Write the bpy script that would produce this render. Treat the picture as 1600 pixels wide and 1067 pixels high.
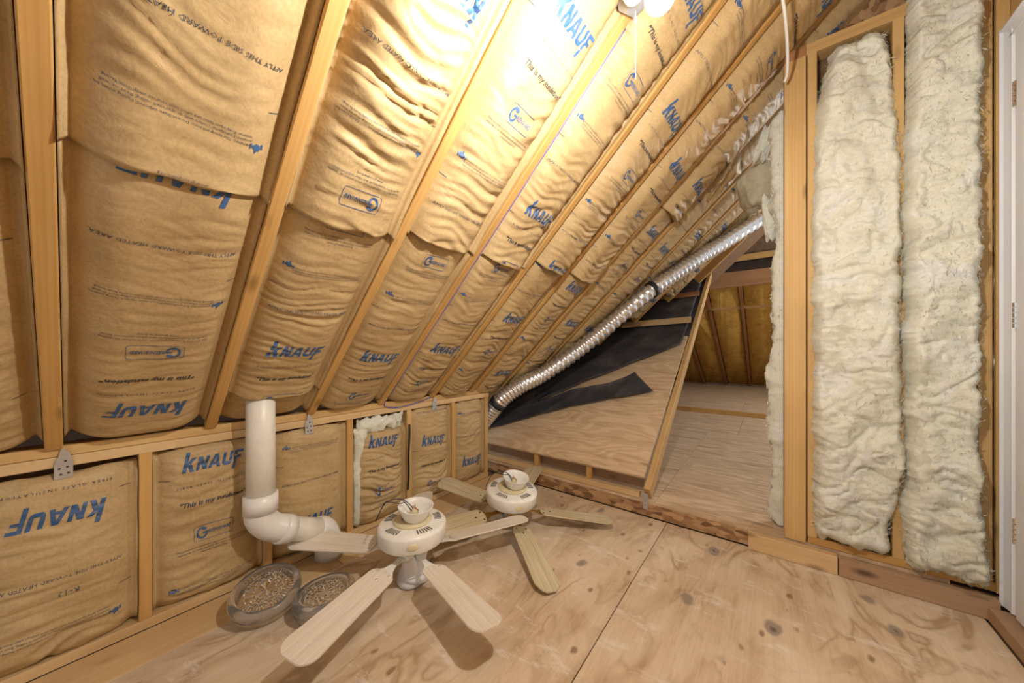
import bpy, bmesh, math, random
from mathutils import Vector, Matrix, noise
random.seed(7)
for o in list(bpy.data.objects):
    bpy.data.objects.remove(o)
SC = bpy.context.scene
COL = SC.collection

# ------------------------------------------------------------------ camera, world, exposure
H = 1.10                      # eye height; x runs along the knee wall, y towards it
TH = math.radians(37.5)
F_PX, HOR = 525.0, 547.0
cam_d = bpy.data.cameras.new('camera')
cam = bpy.data.objects.new('camera', cam_d); COL.objects.link(cam)
cam_d.sensor_fit = 'HORIZONTAL'; cam_d.sensor_width = 36.0
cam_d.lens = 36.0 * F_PX / 1600.0
cam_d.shift_y = (HOR - 533.5) / 1600.0
cam_d.clip_start = 0.02
cam.location = (0, 0, H)
cam.rotation_euler = (math.pi / 2, 0, TH - math.pi / 2)
SC.camera = cam

world = bpy.data.worlds.new('world'); SC.world = world; world.use_nodes = True
wb = world.node_tree.nodes['Background']
wb.inputs[0].default_value = (0.95, 0.97, 1.0, 1); wb.inputs[1].default_value = 0.52
BULB = 980.0                   # emission of the lit bulb
FAR = 3.4                     # added unseen bulb beyond the stud wall, relative to the lit one
vs = SC.view_settings
SC.display_settings.display_device = 'sRGB'
vs.view_transform = 'Standard'; vs.look = 'None'; vs.exposure = 0.55; vs.gamma = 1.0; vs.use_curve_mapping = False

SC.cycles.use_adaptive_sampling = True; SC.cycles.adaptive_threshold = 0.08
SC.cycles.max_bounces = 6; SC.cycles.transmission_bounces = 6; SC.cycles.glossy_bounces = 3
SC.cycles.diffuse_bounces = 3; SC.cycles.caustics_reflective = False

# ------------------------------------------------------------------ geometry of the attic
KV, Z0, TA = 1.95, 0.75, 0.97             # knee wall face, rafter foot height, roof slope
AL = math.atan(TA); CA, SA = math.cos(AL), math.sin(AL)
BU, BZ, BS = 2.31, 0.24, 0.65             # lower roof seen through the opening
SPC = 0.4064
def raf(k): return -0.042 + SPC * k
def A(u, s, n=0.0):                       # rafter plane: u along, s up the slope, n into the room
    return Vector((u, KV - s * CA - n * SA, Z0 + s * SA - n * CA))
def Bp(u, v, n=0.0):                      # lower roof plane
    q = math.hypot(1, BS)
    return Vector((u - n * BS / q, v, BZ + (u - BU) * BS + n / q))
def N(x, y, z=0.0): return noise.noise(Vector((x, y, z)))

# ------------------------------------------------------------------ materials
MATS = {}
def newmat(name):
    m = bpy.data.materials.new(name); m.use_nodes = True
    nt = m.node_tree; b = nt.nodes['Principled BSDF']
    MATS[name] = m
    return m, nt, b
def ramp(nt, fac, stops):
    r = nt.nodes.new('ShaderNodeValToRGB'); nt.links.new(fac, r.inputs[0])
    els = r.color_ramp.elements
    while len(els) < len(stops): els.new(0.5)
    for e, (p, c) in zip(els, stops):
        e.position = p; e.color = (c[0], c[1], c[2], 1)
    return r.outputs[0]
def coords(nt, scale=(1, 1, 1), kind='Object', rnd=False):
    t = nt.nodes.new('ShaderNodeTexCoord'); mp = nt.nodes.new('ShaderNodeMapping')
    nt.links.new(t.outputs[kind], mp.inputs[0]); mp.inputs['Scale'].default_value = scale
    if rnd:
        oi = nt.nodes.new('ShaderNodeObjectInfo'); mu = nt.nodes.new('ShaderNodeVectorMath'); mu.operation = 'SCALE'
        mu.inputs[0].default_value = (31, 17, 23); nt.links.new(oi.outputs['Random'], mu.inputs[3])
        nt.links.new(mu.outputs[0], mp.inputs[1])
    return mp.outputs[0]
def noi(nt, vec, scale, detail=4, rough=0.55, dist=0.0):
    n = nt.nodes.new('ShaderNodeTexNoise'); nt.links.new(vec, n.inputs['Vector'])
    n.inputs['Scale'].default_value = scale; n.inputs['Detail'].default_value = detail
    n.inputs['Roughness'].default_value = rough; n.inputs['Distortion'].default_value = dist
    return n.outputs['Fac']
def mix(nt, fac, a, b, mode='MIX'):
    m = nt.nodes.new('ShaderNodeMix'); m.data_type = 'RGBA'; m.blend_type = mode
    for sock, val in ((m.inputs[0], fac), (m.inputs[6], a), (m.inputs[7], b)):
        if hasattr(val, 'is_linked') or isinstance(val, bpy.types.NodeSocket): nt.links.new(val, sock)
        elif isinstance(val, (int, float)): sock.default_value = val
        else: sock.default_value = (val[0], val[1], val[2], 1)
    return m.outputs[2]
def bump(nt, b, h, strength=0.3, dist=0.01):
    n = nt.nodes.new('ShaderNodeBump'); n.inputs['Strength'].default_value = strength
    n.inputs['Distance'].default_value = dist
    nt.links.new(h, n.inputs['Height']); nt.links.new(n.outputs[0], b.inputs['Normal'])
def plain(name, col, rough=0.5, metal=0.0, spec=None, var=0.0):
    m, nt, b = newmat(name)
    if var:
        v = coords(nt, (1, 1, 1)); f = noi(nt, v, 18, 5)
        c = ramp(nt, f, [(0.3, [q * (1 - var) for q in col]), (0.7, col)])
        nt.links.new(c, b.inputs['Base Color'])
    else:
        b.inputs['Base Color'].default_value = (*col, 1)
    b.inputs['Roughness'].default_value = rough; b.inputs['Metallic'].default_value = metal
    if spec is not None: b.inputs['Specular IOR Level'].default_value = spec
    return m
def wood(name, light, mid, dark, knots=0.5, rough=0.6, gscale=1.0):
    """sawn timber, grain along the local x axis"""
    m, nt, b = newmat(name)
    v = coords(nt, (1, 1, 1), rnd=True)
    mp = nt.nodes.new('ShaderNodeMapping'); nt.links.new(v, mp.inputs[0]); mp.inputs['Scale'].default_value = (1.6, 42, 42)
    warp = noi(nt, mp.outputs[0], 1.0 * gscale, 3, 0.5)
    w = nt.nodes.new('ShaderNodeTexWave'); w.wave_type = 'BANDS'; w.bands_direction = 'Y'
    mp2 = nt.nodes.new('ShaderNodeMapping'); nt.links.new(v, mp2.inputs[0]); mp2.inputs['Scale'].default_value = (0.7, 16, 16)
    nt.links.new(mp2.outputs[0], w.inputs['Vector']); w.inputs['Scale'].default_value = 1.5 * gscale
    w.inputs['Distortion'].default_value = 7.0; w.inputs['Detail'].default_value = 2; w.inputs['Detail Scale'].default_value = 0.6
    base = ramp(nt, warp, [(0.25, mix_c(mid, light, .35)), (0.7, light)])
    c = mix(nt, 0.11, base, ramp(nt, w.outputs['Fac'], [(0.0, dark), (0.55, light)]))
    mp3 = nt.nodes.new('ShaderNodeMapping'); nt.links.new(v, mp3.inputs[0]); mp3.inputs['Scale'].default_value = (5.5, 14, 14)
    vo = nt.nodes.new('ShaderNodeTexVoronoi'); nt.links.new(mp3.outputs[0], vo.inputs['Vector']); vo.inputs['Scale'].default_value = 0.55
    kf = ramp(nt, vo.outputs['Distance'], [(0.05, (1, 1, 1)), (0.17, (0, 0, 0))])
    kd = mix(nt, knots, (0, 0, 0), kf)
    c = mix(nt, kd, c, [q * 0.42 for q in dark])
    big = noi(nt, v, 2.3, 2)
    c = mix(nt, 0.5, c, ramp(nt, big, [(0.3, (0.72, 0.66, 0.60)), (0.65, (1, 1, 1))]), 'MULTIPLY')
    nt.links.new(c, b.inputs['Base Color']); b.inputs['Roughness'].default_value = rough
    b.inputs['Specular IOR Level'].default_value = 0.25
    bump(nt, b, warp, 0.25, 0.003)
    return m
def plywood(name, light, mid, dark, stain=0.5, along='x'):
    m, nt, b = newmat(name)
    v = coords(nt, (1, 1, 1), rnd=True)
    sc = (0.55, 3.4, 1.0) if along == 'x' else (3.4, 0.55, 1.0)
    mp = nt.nodes.new('ShaderNodeMapping'); nt.links.new(v, mp.inputs[0]); mp.inputs['Scale'].default_value = sc
    # rotary-cut cathedral figure: contour bands of a stretched noise field
    f = noi(nt, mp.outputs[0], 1.5, 2.5, 0.45, 0.4)
    mul = nt.nodes.new('ShaderNodeMath'); mul.operation = 'MULTIPLY'; nt.links.new(f, mul.inputs[0]); mul.inputs[1].default_value = 95
    sn = nt.nodes.new('ShaderNodeMath'); sn.operation = 'SINE'; nt.links.new(mul.outputs[0], sn.inputs[0])
    bands = ramp(nt, sn.outputs[0], [(0.0, mid), (0.25, mix_c(mid, light, 0.6)), (0.9, light)])
    fs = (2, 60, 2) if along == 'x' else (60, 2, 2)
    mp2 = nt.nodes.new('ShaderNodeMapping'); nt.links.new(v, mp2.inputs[0]); mp2.inputs['Scale'].default_value = fs
    fine = noi(nt, mp2.outputs[0], 2.0, 4)
    c = mix(nt, 0.35, bands, ramp(nt, fine, [(0.3, mid), (0.7, light)]))
    blot = noi(nt, mp.outputs[0], 2.6, 5, 0.62, 1.0)
    c = mix(nt, 0.40, c, ramp(nt, blot, [(0.32, mix_c(dark, mid, 0.3)), (0.52, (1, 1, 1))]), 'MULTIPLY')
    vo = nt.nodes.new('ShaderNodeTexVoronoi'); nt.links.new(mp.outputs[0], vo.inputs['Vector']); vo.inputs['Scale'].default_value = 2.2
    kn = ramp(nt, vo.outputs['Distance'], [(0.05, (.8, .8, .8)), (0.105, (.4, .4, .4)), (0.12, (0, 0, 0))])
    c = mix(nt, kn, c, [q * 0.6 for q in dark])
    st = noi(nt, v, 5.0, 6, 0.7)
    c = mix(nt, stain, c, ramp(nt, st, [(0.30, (0.42, 0.33, 0.27)), (0.40, (1, 1, 1))]), 'MULTIPLY')
    pa = noi(nt, v, 9.0, 7, 0.75)
    c = mix(nt, ramp(nt, pa, [(0.64, (0, 0, 0)), (0.72, (stain * 0.7,) * 3)]), c, (0.78, 0.70, 0.62))
    nt.links.new(c, b.inputs['Base Color']); b.inputs['Roughness'].default_value = 0.62
    b.inputs['Specular IOR Level'].default_value = 0.25
    bump(nt, b, fine, 0.15, 0.002)
    return m
def mix_c(a, b, t): return tuple(x * (1 - t) + y * t for x, y in zip(a, b))

m, nt, b = newmat('kraft')
v = coords(nt, (1, 1, 1), rnd=True)
f1 = noi(nt, v, 5, 4); f2 = noi(nt, v, 120, 3)
c = ramp(nt, f1, [(0.3, (0.43, 0.285, 0.125)), (0.7, (0.56, 0.395, 0.195))])
c = mix(nt, 0.25, c, ramp(nt, f2, [(0.35, (0.36, 0.23, 0.10)), (0.6, (0.60, 0.42, 0.21))]))
sp = noi(nt, v, 45, 3, 0.6)
c = mix(nt, ramp(nt, sp, [(0.72, (0, 0, 0)), (0.78, (0.5, 0.5, 0.5))]), c, (0.10, 0.06, 0.03))
nt.links.new(c, b.inputs['Base Color']); b.inputs['Roughness'].default_value = 0.50
b.inputs['Specular IOR Level'].default_value = 0.34
w1 = noi(nt, v, 26, 5, 0.6, 0.6)
bump(nt, b, w1, 0.20, 0.010)
def ink(name, col):
    m, nt, b = newmat(name)
    v = coords(nt, (1, 1, 1)); f = noi(nt, v, 60, 4, 0.7)
    nt.links.new(ramp(nt, f, [(0.35, col), (0.75, mix_c(col, (0.4, 0.33, 0.2), 0.25))]), b.inputs['Base Color'])
    b.inputs['Roughness'].default_value = 0.5
ink('ink_blue', (0.012, 0.085, 0.235)); ink('ink_dark', (0.035, 0.05, 0.085)); ink('ink_black', (0.02, 0.02, 0.022))

wood('rafter_wood', (0.64, 0.375, 0.125), (0.50, 0.265, 0.075), (0.27, 0.115, 0.03), 0.8)
wood('stud_wood', (0.66, 0.43, 0.18), (0.55, 0.325, 0.115), (0.30, 0.14, 0.04), 0.7)
wood('pale_wood', (0.74, 0.52, 0.27), (0.62, 0.40, 0.18), (0.36, 0.20, 0.08), 0.7)
wood('red_wood', (0.42, 0.21, 0.09), (0.28, 0.12, 0.05), (0.14, 0.05, 0.02), 0.8)
wood('old_board', (0.50, 0.33, 0.20), (0.38, 0.22, 0.12), (0.20, 0.10, 0.05), 0.8)
# worn plywood floor: contour lines of the rotary-cut face, knots, chips, pale scuffs
m, nt, b = newmat('floor_ply')
v = coords(nt, (1, 1, 1), rnd=True)
mp = nt.nodes.new('ShaderNodeMapping'); nt.links.new(v, mp.inputs[0]); mp.inputs['Scale'].default_value = (0.8, 1.9, 1.0)
tone = noi(nt, mp.outputs[0], 3.0, 5, 0.6, 0.8)
c = ramp(nt, tone, [(0.30, (0.47, 0.32, 0.19)), (0.48, (0.68, 0.52, 0.35)), (0.70, (0.78, 0.64, 0.47))])
f = noi(nt, mp.outputs[0], 1.7, 4, 0.5, 0.9)
mul = nt.nodes.new('ShaderNodeMath'); mul.operation = 'MULTIPLY'; nt.links.new(f, mul.inputs[0]); mul.inputs[1].default_value = 46
sn = nt.nodes.new('ShaderNodeMath'); sn.operation = 'SINE'; nt.links.new(mul.outputs[0], sn.inputs[0])
hf = nt.nodes.new('ShaderNodeMath'); hf.operation = 'MULTIPLY_ADD'; nt.links.new(sn.outputs[0], hf.inputs[0]); hf.inputs[1].default_value = .5; hf.inputs[2].default_value = .5
ln = ramp(nt, hf.outputs[0], [(0.0, (.9, .9, .9)), (0.10, (.42, .42, .42)), (0.5, (0, 0, 0))])
lm = mix(nt, ramp(nt, noi(nt, v, 2.2, 3), [(0.40, (0, 0, 0)), (0.60, (1, 1, 1))]), (0, 0, 0), ln)
c = mix(nt, lm, c, (0.40, 0.25, 0.13))
mpf = nt.nodes.new('ShaderNodeMapping'); nt.links.new(v, mpf.inputs[0]); mpf.inputs['Scale'].default_value = (2.5, 60, 2)
fine = noi(nt, mpf.outputs[0], 2.0, 4)
c = mix(nt, 0.22, c, ramp(nt, fine, [(0.3, (0.52, 0.36, 0.22)), (0.7, (0.80, 0.66, 0.49))]))
def spots(c, scale, r0, r1, col, gate, sc=(1, 1.5, 1)):
    mq = nt.nodes.new('ShaderNodeMapping'); nt.links.new(v, mq.inputs[0]); mq.inputs['Scale'].default_value = sc
    wv = nt.nodes.new('ShaderNodeVectorMath'); wv.operation = 'ADD'; nt.links.new(mq.outputs[0], wv.inputs[0])
    nz = nt.nodes.new('ShaderNodeTexNoise'); nt.links.new(mq.outputs[0], nz.inputs['Vector']); nz.inputs['Scale'].default_value = scale*2.5
    sv = nt.nodes.new('ShaderNodeVectorMath'); sv.operation = 'SCALE'; nt.links.new(nz.outputs['Color'], sv.inputs[0]); sv.inputs[3].default_value = .22/scale
    nt.links.new(sv.outputs[0], wv.inputs[1])
    vo = nt.nodes.new('ShaderNodeTexVoronoi'); nt.links.new(wv.outputs[0], vo.inputs['Vector']); vo.inputs['Scale'].default_value = scale
    sp_ = nt.nodes.new('ShaderNodeSeparateColor'); nt.links.new(vo.outputs['Color'], sp_.inputs[0])
    g = ramp(nt, sp_.outputs[0], [(gate, (0, 0, 0)), (gate+.02, (1, 1, 1))])
    d = ramp(nt, vo.outputs['Distance'], [(r0, (.85, .85, .85)), (r1, (0, 0, 0))])
    return mix(nt, mix(nt, g, (0, 0, 0), d), c, col)
c = spots(c, 3.6, .12, .18, (0.30, 0.235, 0.19), .35)
c = spots(c, 3.6, .06, .08, (0.15, 0.12, 0.11), .35)
c = spots(c, 9.0, .15, .24, (0.28, 0.165, 0.095), .84, (1.0, 1.8, 1))
mps = nt.nodes.new('ShaderNodeMapping'); nt.links.new(v, mps.inputs[0]); mps.inputs['Scale'].default_value = (5, 1.6, 1); mps.inputs['Rotation'].default_value = (0, 0, .6)
sc_ = noi(nt, mps.outputs[0], 3.0, 8, 0.72)
c = mix(nt, ramp(nt, sc_, [(0.57, (0, 0, 0)), (0.68, (.7, .7, .7))]), c, (0.82, 0.75, 0.68))
nt.links.new(c, b.inputs['Base Color']); b.inputs['Roughness'].default_value = 0.6
b.inputs['Specular IOR Level'].default_value = 0.25
bump(nt, b, fine, 0.15, 0.002)
plywood('deck_ply', (0.76, 0.57, 0.37), (0.62, 0.43, 0.25), (0.42, 0.25, 0.13), 0.12, 'y')
plywood('platform_ply', (0.72, 0.54, 0.36), (0.55, 0.39, 0.24), (0.42, 0.28, 0.17), 0.25, 'y')
m, nt, b = newmat('osb')
v = coords(nt, (1, 1, 1)); vo = nt.nodes.new('ShaderNodeTexVoronoi')
mp = nt.nodes.new('ShaderNodeMapping'); nt.links.new(v, mp.inputs[0]); mp.inputs['Scale'].default_value = (17, 48, 30)
mp.inputs['Rotation'].default_value = (0.4, 0.2, 0.3)
nt.links.new(mp.outputs[0], vo.inputs['Vector']); vo.inputs['Scale'].default_value = 1.0
sep = nt.nodes.new('ShaderNodeSeparateColor'); nt.links.new(vo.outputs['Color'], sep.inputs[0])
c = ramp(nt, sep.outputs[0], [(0.0, (0.16, 0.075, 0.03)), (0.4, (0.34, 0.18, 0.08)), (1.0, (0.55, 0.33, 0.16))])
nt.links.new(c, b.inputs['Base Color']); b.inputs['Roughness'].default_value = 0.6
bump(nt, b, sep.outputs[0], 0.5, 0.003)

def fiber(name, c1, c2, c3):
    m, nt, b = newmat(name)
    v = coords(nt, (1, 1, 1)); f = noi(nt, v, 6, 6, 0.65, 0.8); f2 = noi(nt, v, 40, 5, 0.7, 1.5)
    c = ramp(nt, f, [(0.30, c3), (0.48, c2), (0.68, c1)])
    c = mix(nt, 0.32, c, ramp(nt, f2, [(0.33, c3), (0.55, c1)]))
    nt.links.new(c, b.inputs['Base Color']); b.inputs['Roughness'].default_value = 0.95
    b.inputs['Specular IOR Level'].default_value = 0.05
    h = noi(nt, coords(nt, (1, 1.0, 1.8)), 55, 5, 0.8, 1.5)
    bump(nt, b, h, 0.6, 0.012)
fiber('fiberglass', (0.88, 0.86, 0.80), (0.84, 0.81, 0.60), (0.66, 0.62, 0.53))
fiber('fiberglass_dusty', (0.66, 0.58, 0.42), (0.58, 0.49, 0.32), (0.36, 0.29, 0.18))
fiber('fiberglass_amber', (0.70, 0.43, 0.12), (0.62, 0.36, 0.08), (0.36, 0.19, 0.045))
m, nt, b = newmat('felt')
v = coords(nt, (1, 1, 1)); f = noi(nt, v, 4, 6, 0.65)
c = ramp(nt, f, [(0.32, (0.026, 0.025, 0.030)), (0.56, (0.060, 0.055, 0.060)), (0.76, (0.15, 0.12, 0.095))])
nt.links.new(c, b.inputs['Base Color']); b.inputs['Roughness'].default_value = 0.62
bump(nt, b, noi(nt, v, 30, 4), 0.4, 0.006)
plain('pvc', (0.80, 0.74, 0.62), 0.35, var=0.10)
plain('pvc_fitting', (0.82, 0.78, 0.71), 0.30, var=0.06)
plain('fan_enamel', (0.88, 0.85, 0.77), 0.28, var=0.10)
plain('fan_trim', (0.72, 0.62, 0.38), 0.45, var=0.1)
plain('brass', (0.72, 0.50, 0.18), 0.25, 1.0)
plain('black_metal', (0.03, 0.03, 0.035), 0.45)
plain('slot_dark', (0.12, 0.10, 0.08), 0.7)
plain('zinc', (0.62, 0.62, 0.62), 0.38, 0.75, var=0.25)
plain('screw', (0.75, 0.73, 0.68), 0.3, 0.8)
plain('door_paint', (0.80, 0.80, 0.82), 0.35)
plain('wire_black', (0.012, 0.012, 0.018), 0.4)
plain('wire_white', (0.85, 0.82, 0.75), 0.4)
plain('cable_violet', (0.13, 0.11, 0.36), 0.4)
plain('wire_red', (0.55, 0.15, 0.06), 0.4)
plain('tape_black', (0.015, 0.015, 0.017), 0.5)
plain('chrome', (0.75, 0.73, 0.70), 0.18, 1.0)
plain('lavender_daylight', (0.62, 0.58, 0.78), 0.4)  # bluish daylight at the far eaves, put into the colour
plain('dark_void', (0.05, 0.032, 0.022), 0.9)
plain('back_board', (0.22, 0.12, 0.06), 0.8, var=0.4)
def bladewood(name, l, d):
    m, nt, b = newmat(name)
    v = coords(nt, (3, 70, 3)); f = noi(nt, v, 1.0, 4, 0.6, 0.5)
    nt.links.new(ramp(nt, f, [(0.3, d), (0.65, l)]), b.inputs['Base Color']); b.inputs['Roughness'].default_value = 0.42
bladewood('blade_white', (0.82, 0.74, 0.62), (0.68, 0.57, 0.45))
bladewood('blade_oak', (0.70, 0.60, 0.41), (0.46, 0.36, 0.19))
m, nt, b = newmat('duct_foil')
b.inputs['Base Color'].default_value = (0.80, 0.77, 0.74, 1); b.inputs['Metallic'].default_value = 0.85
v = coords(nt, (1, 1, 1)); f = noi(nt, v, 34, 5, 0.7)
nt.links.new(ramp(nt, f, [(0.3, (0.14, 0.14, 0.14)), (0.7, (0.42, 0.42, 0.42))]), b.inputs['Roughness'])
bump(nt, b, f, 0.18, 0.008)
m, nt, b = newmat('clear_glass')
b.inputs['Base Color'].default_value = (1.0, 0.97, 0.93, 1); b.inputs['Transmission Weight'].default_value = 1.0
b.inputs['Roughness'].default_value = 0.07; b.inputs['IOR'].default_value = 1.45
m, nt, b = newmat('hazy_glass')
b.inputs['Base Color'].default_value = (1.0, 0.97, 0.93, 1); b.inputs['Transmission Weight'].default_value = 0.93
b.inputs['Roughness'].default_value = 0.16; b.inputs['IOR'].default_value = 1.3
m, nt, b = newmat('frosted_glass')
b.inputs['Base Color'].default_value = (0.90, 0.87, 0.86, 1); b.inputs['Transmission Weight'].default_value = 0.2
b.inputs['Roughness'].default_value = 0.35
m, nt, b = newmat('bulb_lit')
b.inputs['Base Color'].default_value = (1, 1, 1, 1)
b.inputs['Emission Color'].default_value = (1.0, 0.98, 0.95, 1); b.inputs['Emission Strength'].default_value = BULB
m, nt, b = newmat('bulb_off')
b.inputs['Base Color'].default_value = (0.9, 0.88, 0.84, 1); b.inputs['Roughness'].default_value = 0.2
b.inputs['Transmission Weight'].default_value = 0.2

# ------------------------------------------------------------------ mesh helpers
def mk(name, verts, faces, mat, parent=None, smooth=False):
    me = bpy.data.meshes.new(name); me.from_pydata([tuple(v) for v in verts], [], faces)
    if smooth: me.polygons.foreach_set('use_smooth', [True] * len(me.polygons))
    me.materials.append(MATS[mat]); me.update()
    o = bpy.data.objects.new(name, me); COL.objects.link(o)
    if parent: o.parent = parent
    return o
def tag(o, label, cat, group=None):
    o['label'] = label; o['category'] = cat
    if group: o['group'] = group
    return o
def struct(o, label=None):
    o['kind'] = 'structure'
    if label: o['label'] = label
    return o
def empty(name, loc=(0, 0, 0)):
    o = bpy.data.objects.new(name, None); COL.objects.link(o); o.location = loc; o.empty_display_size = 0.1
    return o
def cbox(l, w, t, c=0.002):
    """box centred on the origin with chamfered long edges; length on x"""
    pr = [(-w/2+c, -t/2), (w/2-c, -t/2), (w/2, -t/2+c), (w/2, t/2-c), (w/2-c, t/2), (-w/2+c, t/2), (-w/2, t/2-c), (-w/2, -t/2+c)]
    vs_ = [(-l/2, y, z) for y, z in pr] + [(l/2, y, z) for y, z in pr]
    fs = [(i, (i+1) % 8, 8+(i+1) % 8, 8+i) for i in range(8)]
    fs = [tuple(reversed(f)) for f in fs]
    fs += [tuple(range(8)), tuple(reversed(range(8, 16)))]
    return vs_, fs
def board(name, p0, p1, w, t, side, mat, parent=None, c=0.002):
    """timber from p0 to p1 (centre line); w measured along 'side', t across it"""
    p0, p1 = Vector(p0), Vector(p1); d = p1 - p0; l = d.length; x = d.normalized()
    y = Vector(side); y = (y - x * y.dot(x)).normalized(); z = x.cross(y)
    o = mk(name, *cbox(l, w, t, c), mat, parent)
    R = Matrix((x, y, z)).transposed().to_4x4(); R.translation = (p0 + p1) / 2
    o.matrix_basis = R
    return o
def tube(pts, r, n=8, rf=None):
    pts = [Vector(p) for p in pts]; vs_, fs = [], []
    prev = None
    for i, p in enumerate(pts):
        a = pts[max(i-1, 0)]; b_ = pts[min(i+1, len(pts)-1)]; t = (b_ - a).normalized()
        if prev is None:
            up = Vector((0, 0, 1)) if abs(t.z) < 0.9 else Vector((1, 0, 0))
            x = t.cross(up).normalized()
        else:
            x = (prev - t * prev.dot(t)).normalized()
        prev = x; y = t.cross(x); rr = rf(i) if rf else r
        for k in range(n):
            an = 2 * math.pi * k / n
            vs_.append(p + (x * math.cos(an) + y * math.sin(an)) * rr)
    for i in range(len(pts)-1):
        for k in range(n):
            fs.append((i*n+k, i*n+(k+1) % n, (i+1)*n+(k+1) % n, (i+1)*n+k))
    fs.append(tuple(reversed(range(n)))); fs.append(tuple(range((len(pts)-1)*n, len(pts)*n)))
    return vs_, fs
def catmull(pts, per=8):
    pts = [Vector(p) for p in pts]; P = [pts[0]*2 - pts[1]] + pts + [pts[-1]*2 - pts[-2]]; out = []
    for i in range(1, len(P)-2):
        for j in range(per):
            t = j / per
            out.append(0.5*((2*P[i]) + (P[i+1]-P[i-1])*t + (2*P[i-1]-5*P[i]+4*P[i+1]-P[i+2])*t*t + (3*P[i]-P[i-1]-3*P[i+1]+P[i+2])*t**3))
    out.append(pts[-1]); return out
def lathe(prof, n=40, closed=True):
    vs_, fs = [], []
    for r, z in prof:
        for k in range(n):
            a = 2 * math.pi * k / n; vs_.append((r*math.cos(a), r*math.sin(a), z))
    for i in range(len(prof)-1):
        for k in range(n):
            fs.append((i*n+k, i*n+(k+1) % n, (i+1)*n+(k+1) % n, (i+1)*n+k))
    return vs_, fs
def slab(poly, z0, z1):
    n = len(poly)
    vs_ = [(x, y, z0) for x, y in poly] + [(x, y, z1) for x, y in poly]
    fs = [tuple(reversed(range(n))), tuple(range(n, 2*n))] + [(i, (i+1) % n, n+(i+1) % n, n+i) for i in range(n)]
    return vs_, fs
def xf(vf, M):
    return [M @ Vector(v) for v in vf[0]], vf[1]
def join(*parts):
    V, F_ = [], []
    for v, f in parts:
        o = len(V); V += list(v); F_ += [tuple(i+o for i in q) for q in f]
    return V, F_
def aabb(x0, x1, y0, y1, z0, z1):
    return slab([(x0, y0), (x1, y0), (x1, y1), (x0, y1)], z0, z1)
def grid_faces(nx, ny, off=0, flip=False):
    fs = []
    for j in range(ny-1):
        for i in range(nx-1):
            q = (off+j*nx+i, off+j*nx+i+1, off+(j+1)*nx+i+1, off+(j+1)*nx+i)
            fs.append(tuple(reversed(q)) if flip else q)
    return fs

# ------------------------------------------------------------------ printed lettering, flat outlines first
TXT = {
 'slogan': ('"This is my insulation"', 0.0250, 0.24, 0.0009),
 'fiber': ('F I B E R   G L A S S   I N S U L A T I O N', 0.0135, 0.0, 0.0),
 'apply': ('APPLY THIS SIDE TOWARD HEATED AREA.', 0.0150, 0.12, 0.0),
 'para': ('This product is certified to meet strict indoor air quality\nstandards for formaldehyde and other emissions limits\nwww.greenguard.org', 0.0105, 0.0, 0.0),
 'warn': ('WARNING: This facing will burn. Do not leave exposed. Facing must be\ninstalled in substantial contact with an approved ceiling, floor or wall\nmaterial. Keep open flame and other heat sources away from facing.', 0.0088, 0.0, 0.0),
 'greenword': ('REENGUARD', 0.0250, 0.10, 0.0004),
 'rvalue': ('R-13', 0.026, 0.0, 0.0),
}
_tmp = {}
for k, (body, size, shear, off) in TXT.items():
    cu = bpy.data.curves.new('t_' + k, 'FONT'); cu.body = body; cu.size = size; cu.shear = shear; cu.offset = off
    cu.align_x = 'CENTER'; cu.align_y = 'CENTER'; cu.resolution_u = 1; cu.fill_mode = 'FRONT'; cu.space_line = 1.15
    ob = bpy.data.objects.new('t_' + k, cu); COL.objects.link(ob); _tmp[k] = ob
dg = bpy.context.evaluated_depsgraph_get()
FLAT = {}
def refine(verts, tris, L):
    verts = [tuple(v) for v in verts]; out = []; stack = list(tris); cache = {}
    while stack:
        t = stack.pop()
        e = [((verts[t[i]][0]-verts[t[(i+1) % 3]][0])**2 + (verts[t[i]][1]-verts[t[(i+1) % 3]][1])**2, i) for i in range(3)]
        m_, i = max(e)
        if m_ <= L*L: out.append(t); continue
        a, b_, c_ = t[i], t[(i+1) % 3], t[(i+2) % 3]; key = (min(a, b_), max(a, b_))
        if key not in cache:
            cache[key] = len(verts); verts.append(((verts[a][0]+verts[b_][0])/2, (verts[a][1]+verts[b_][1])/2))
        mdl = cache[key]; stack += [(a, mdl, c_), (mdl, b_, c_)]
    return verts, out
for k, ob in _tmp.items():
    me = ob.evaluated_get(dg).to_mesh(); me.calc_loop_triangles()
    FLAT[k] = refine([(v.co.x, v.co.y) for v in me.vertices], [tuple(t.vertices) for t in me.loop_triangles], 0.014)
    ob.evaluated_get(dg).to_mesh_clear()
for ob in _tmp.values():
    cu = ob.data; bpy.data.objects.remove(ob); bpy.data.curves.remove(cu)
def poly2(polys, L=0.011):
    V, T = [], []
    for p in polys:
        o = len(V); V += p; T += [(o, o+i, o+i+1) for i in range(1, len(p)-1)]
    return refine(V, T, L)
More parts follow.
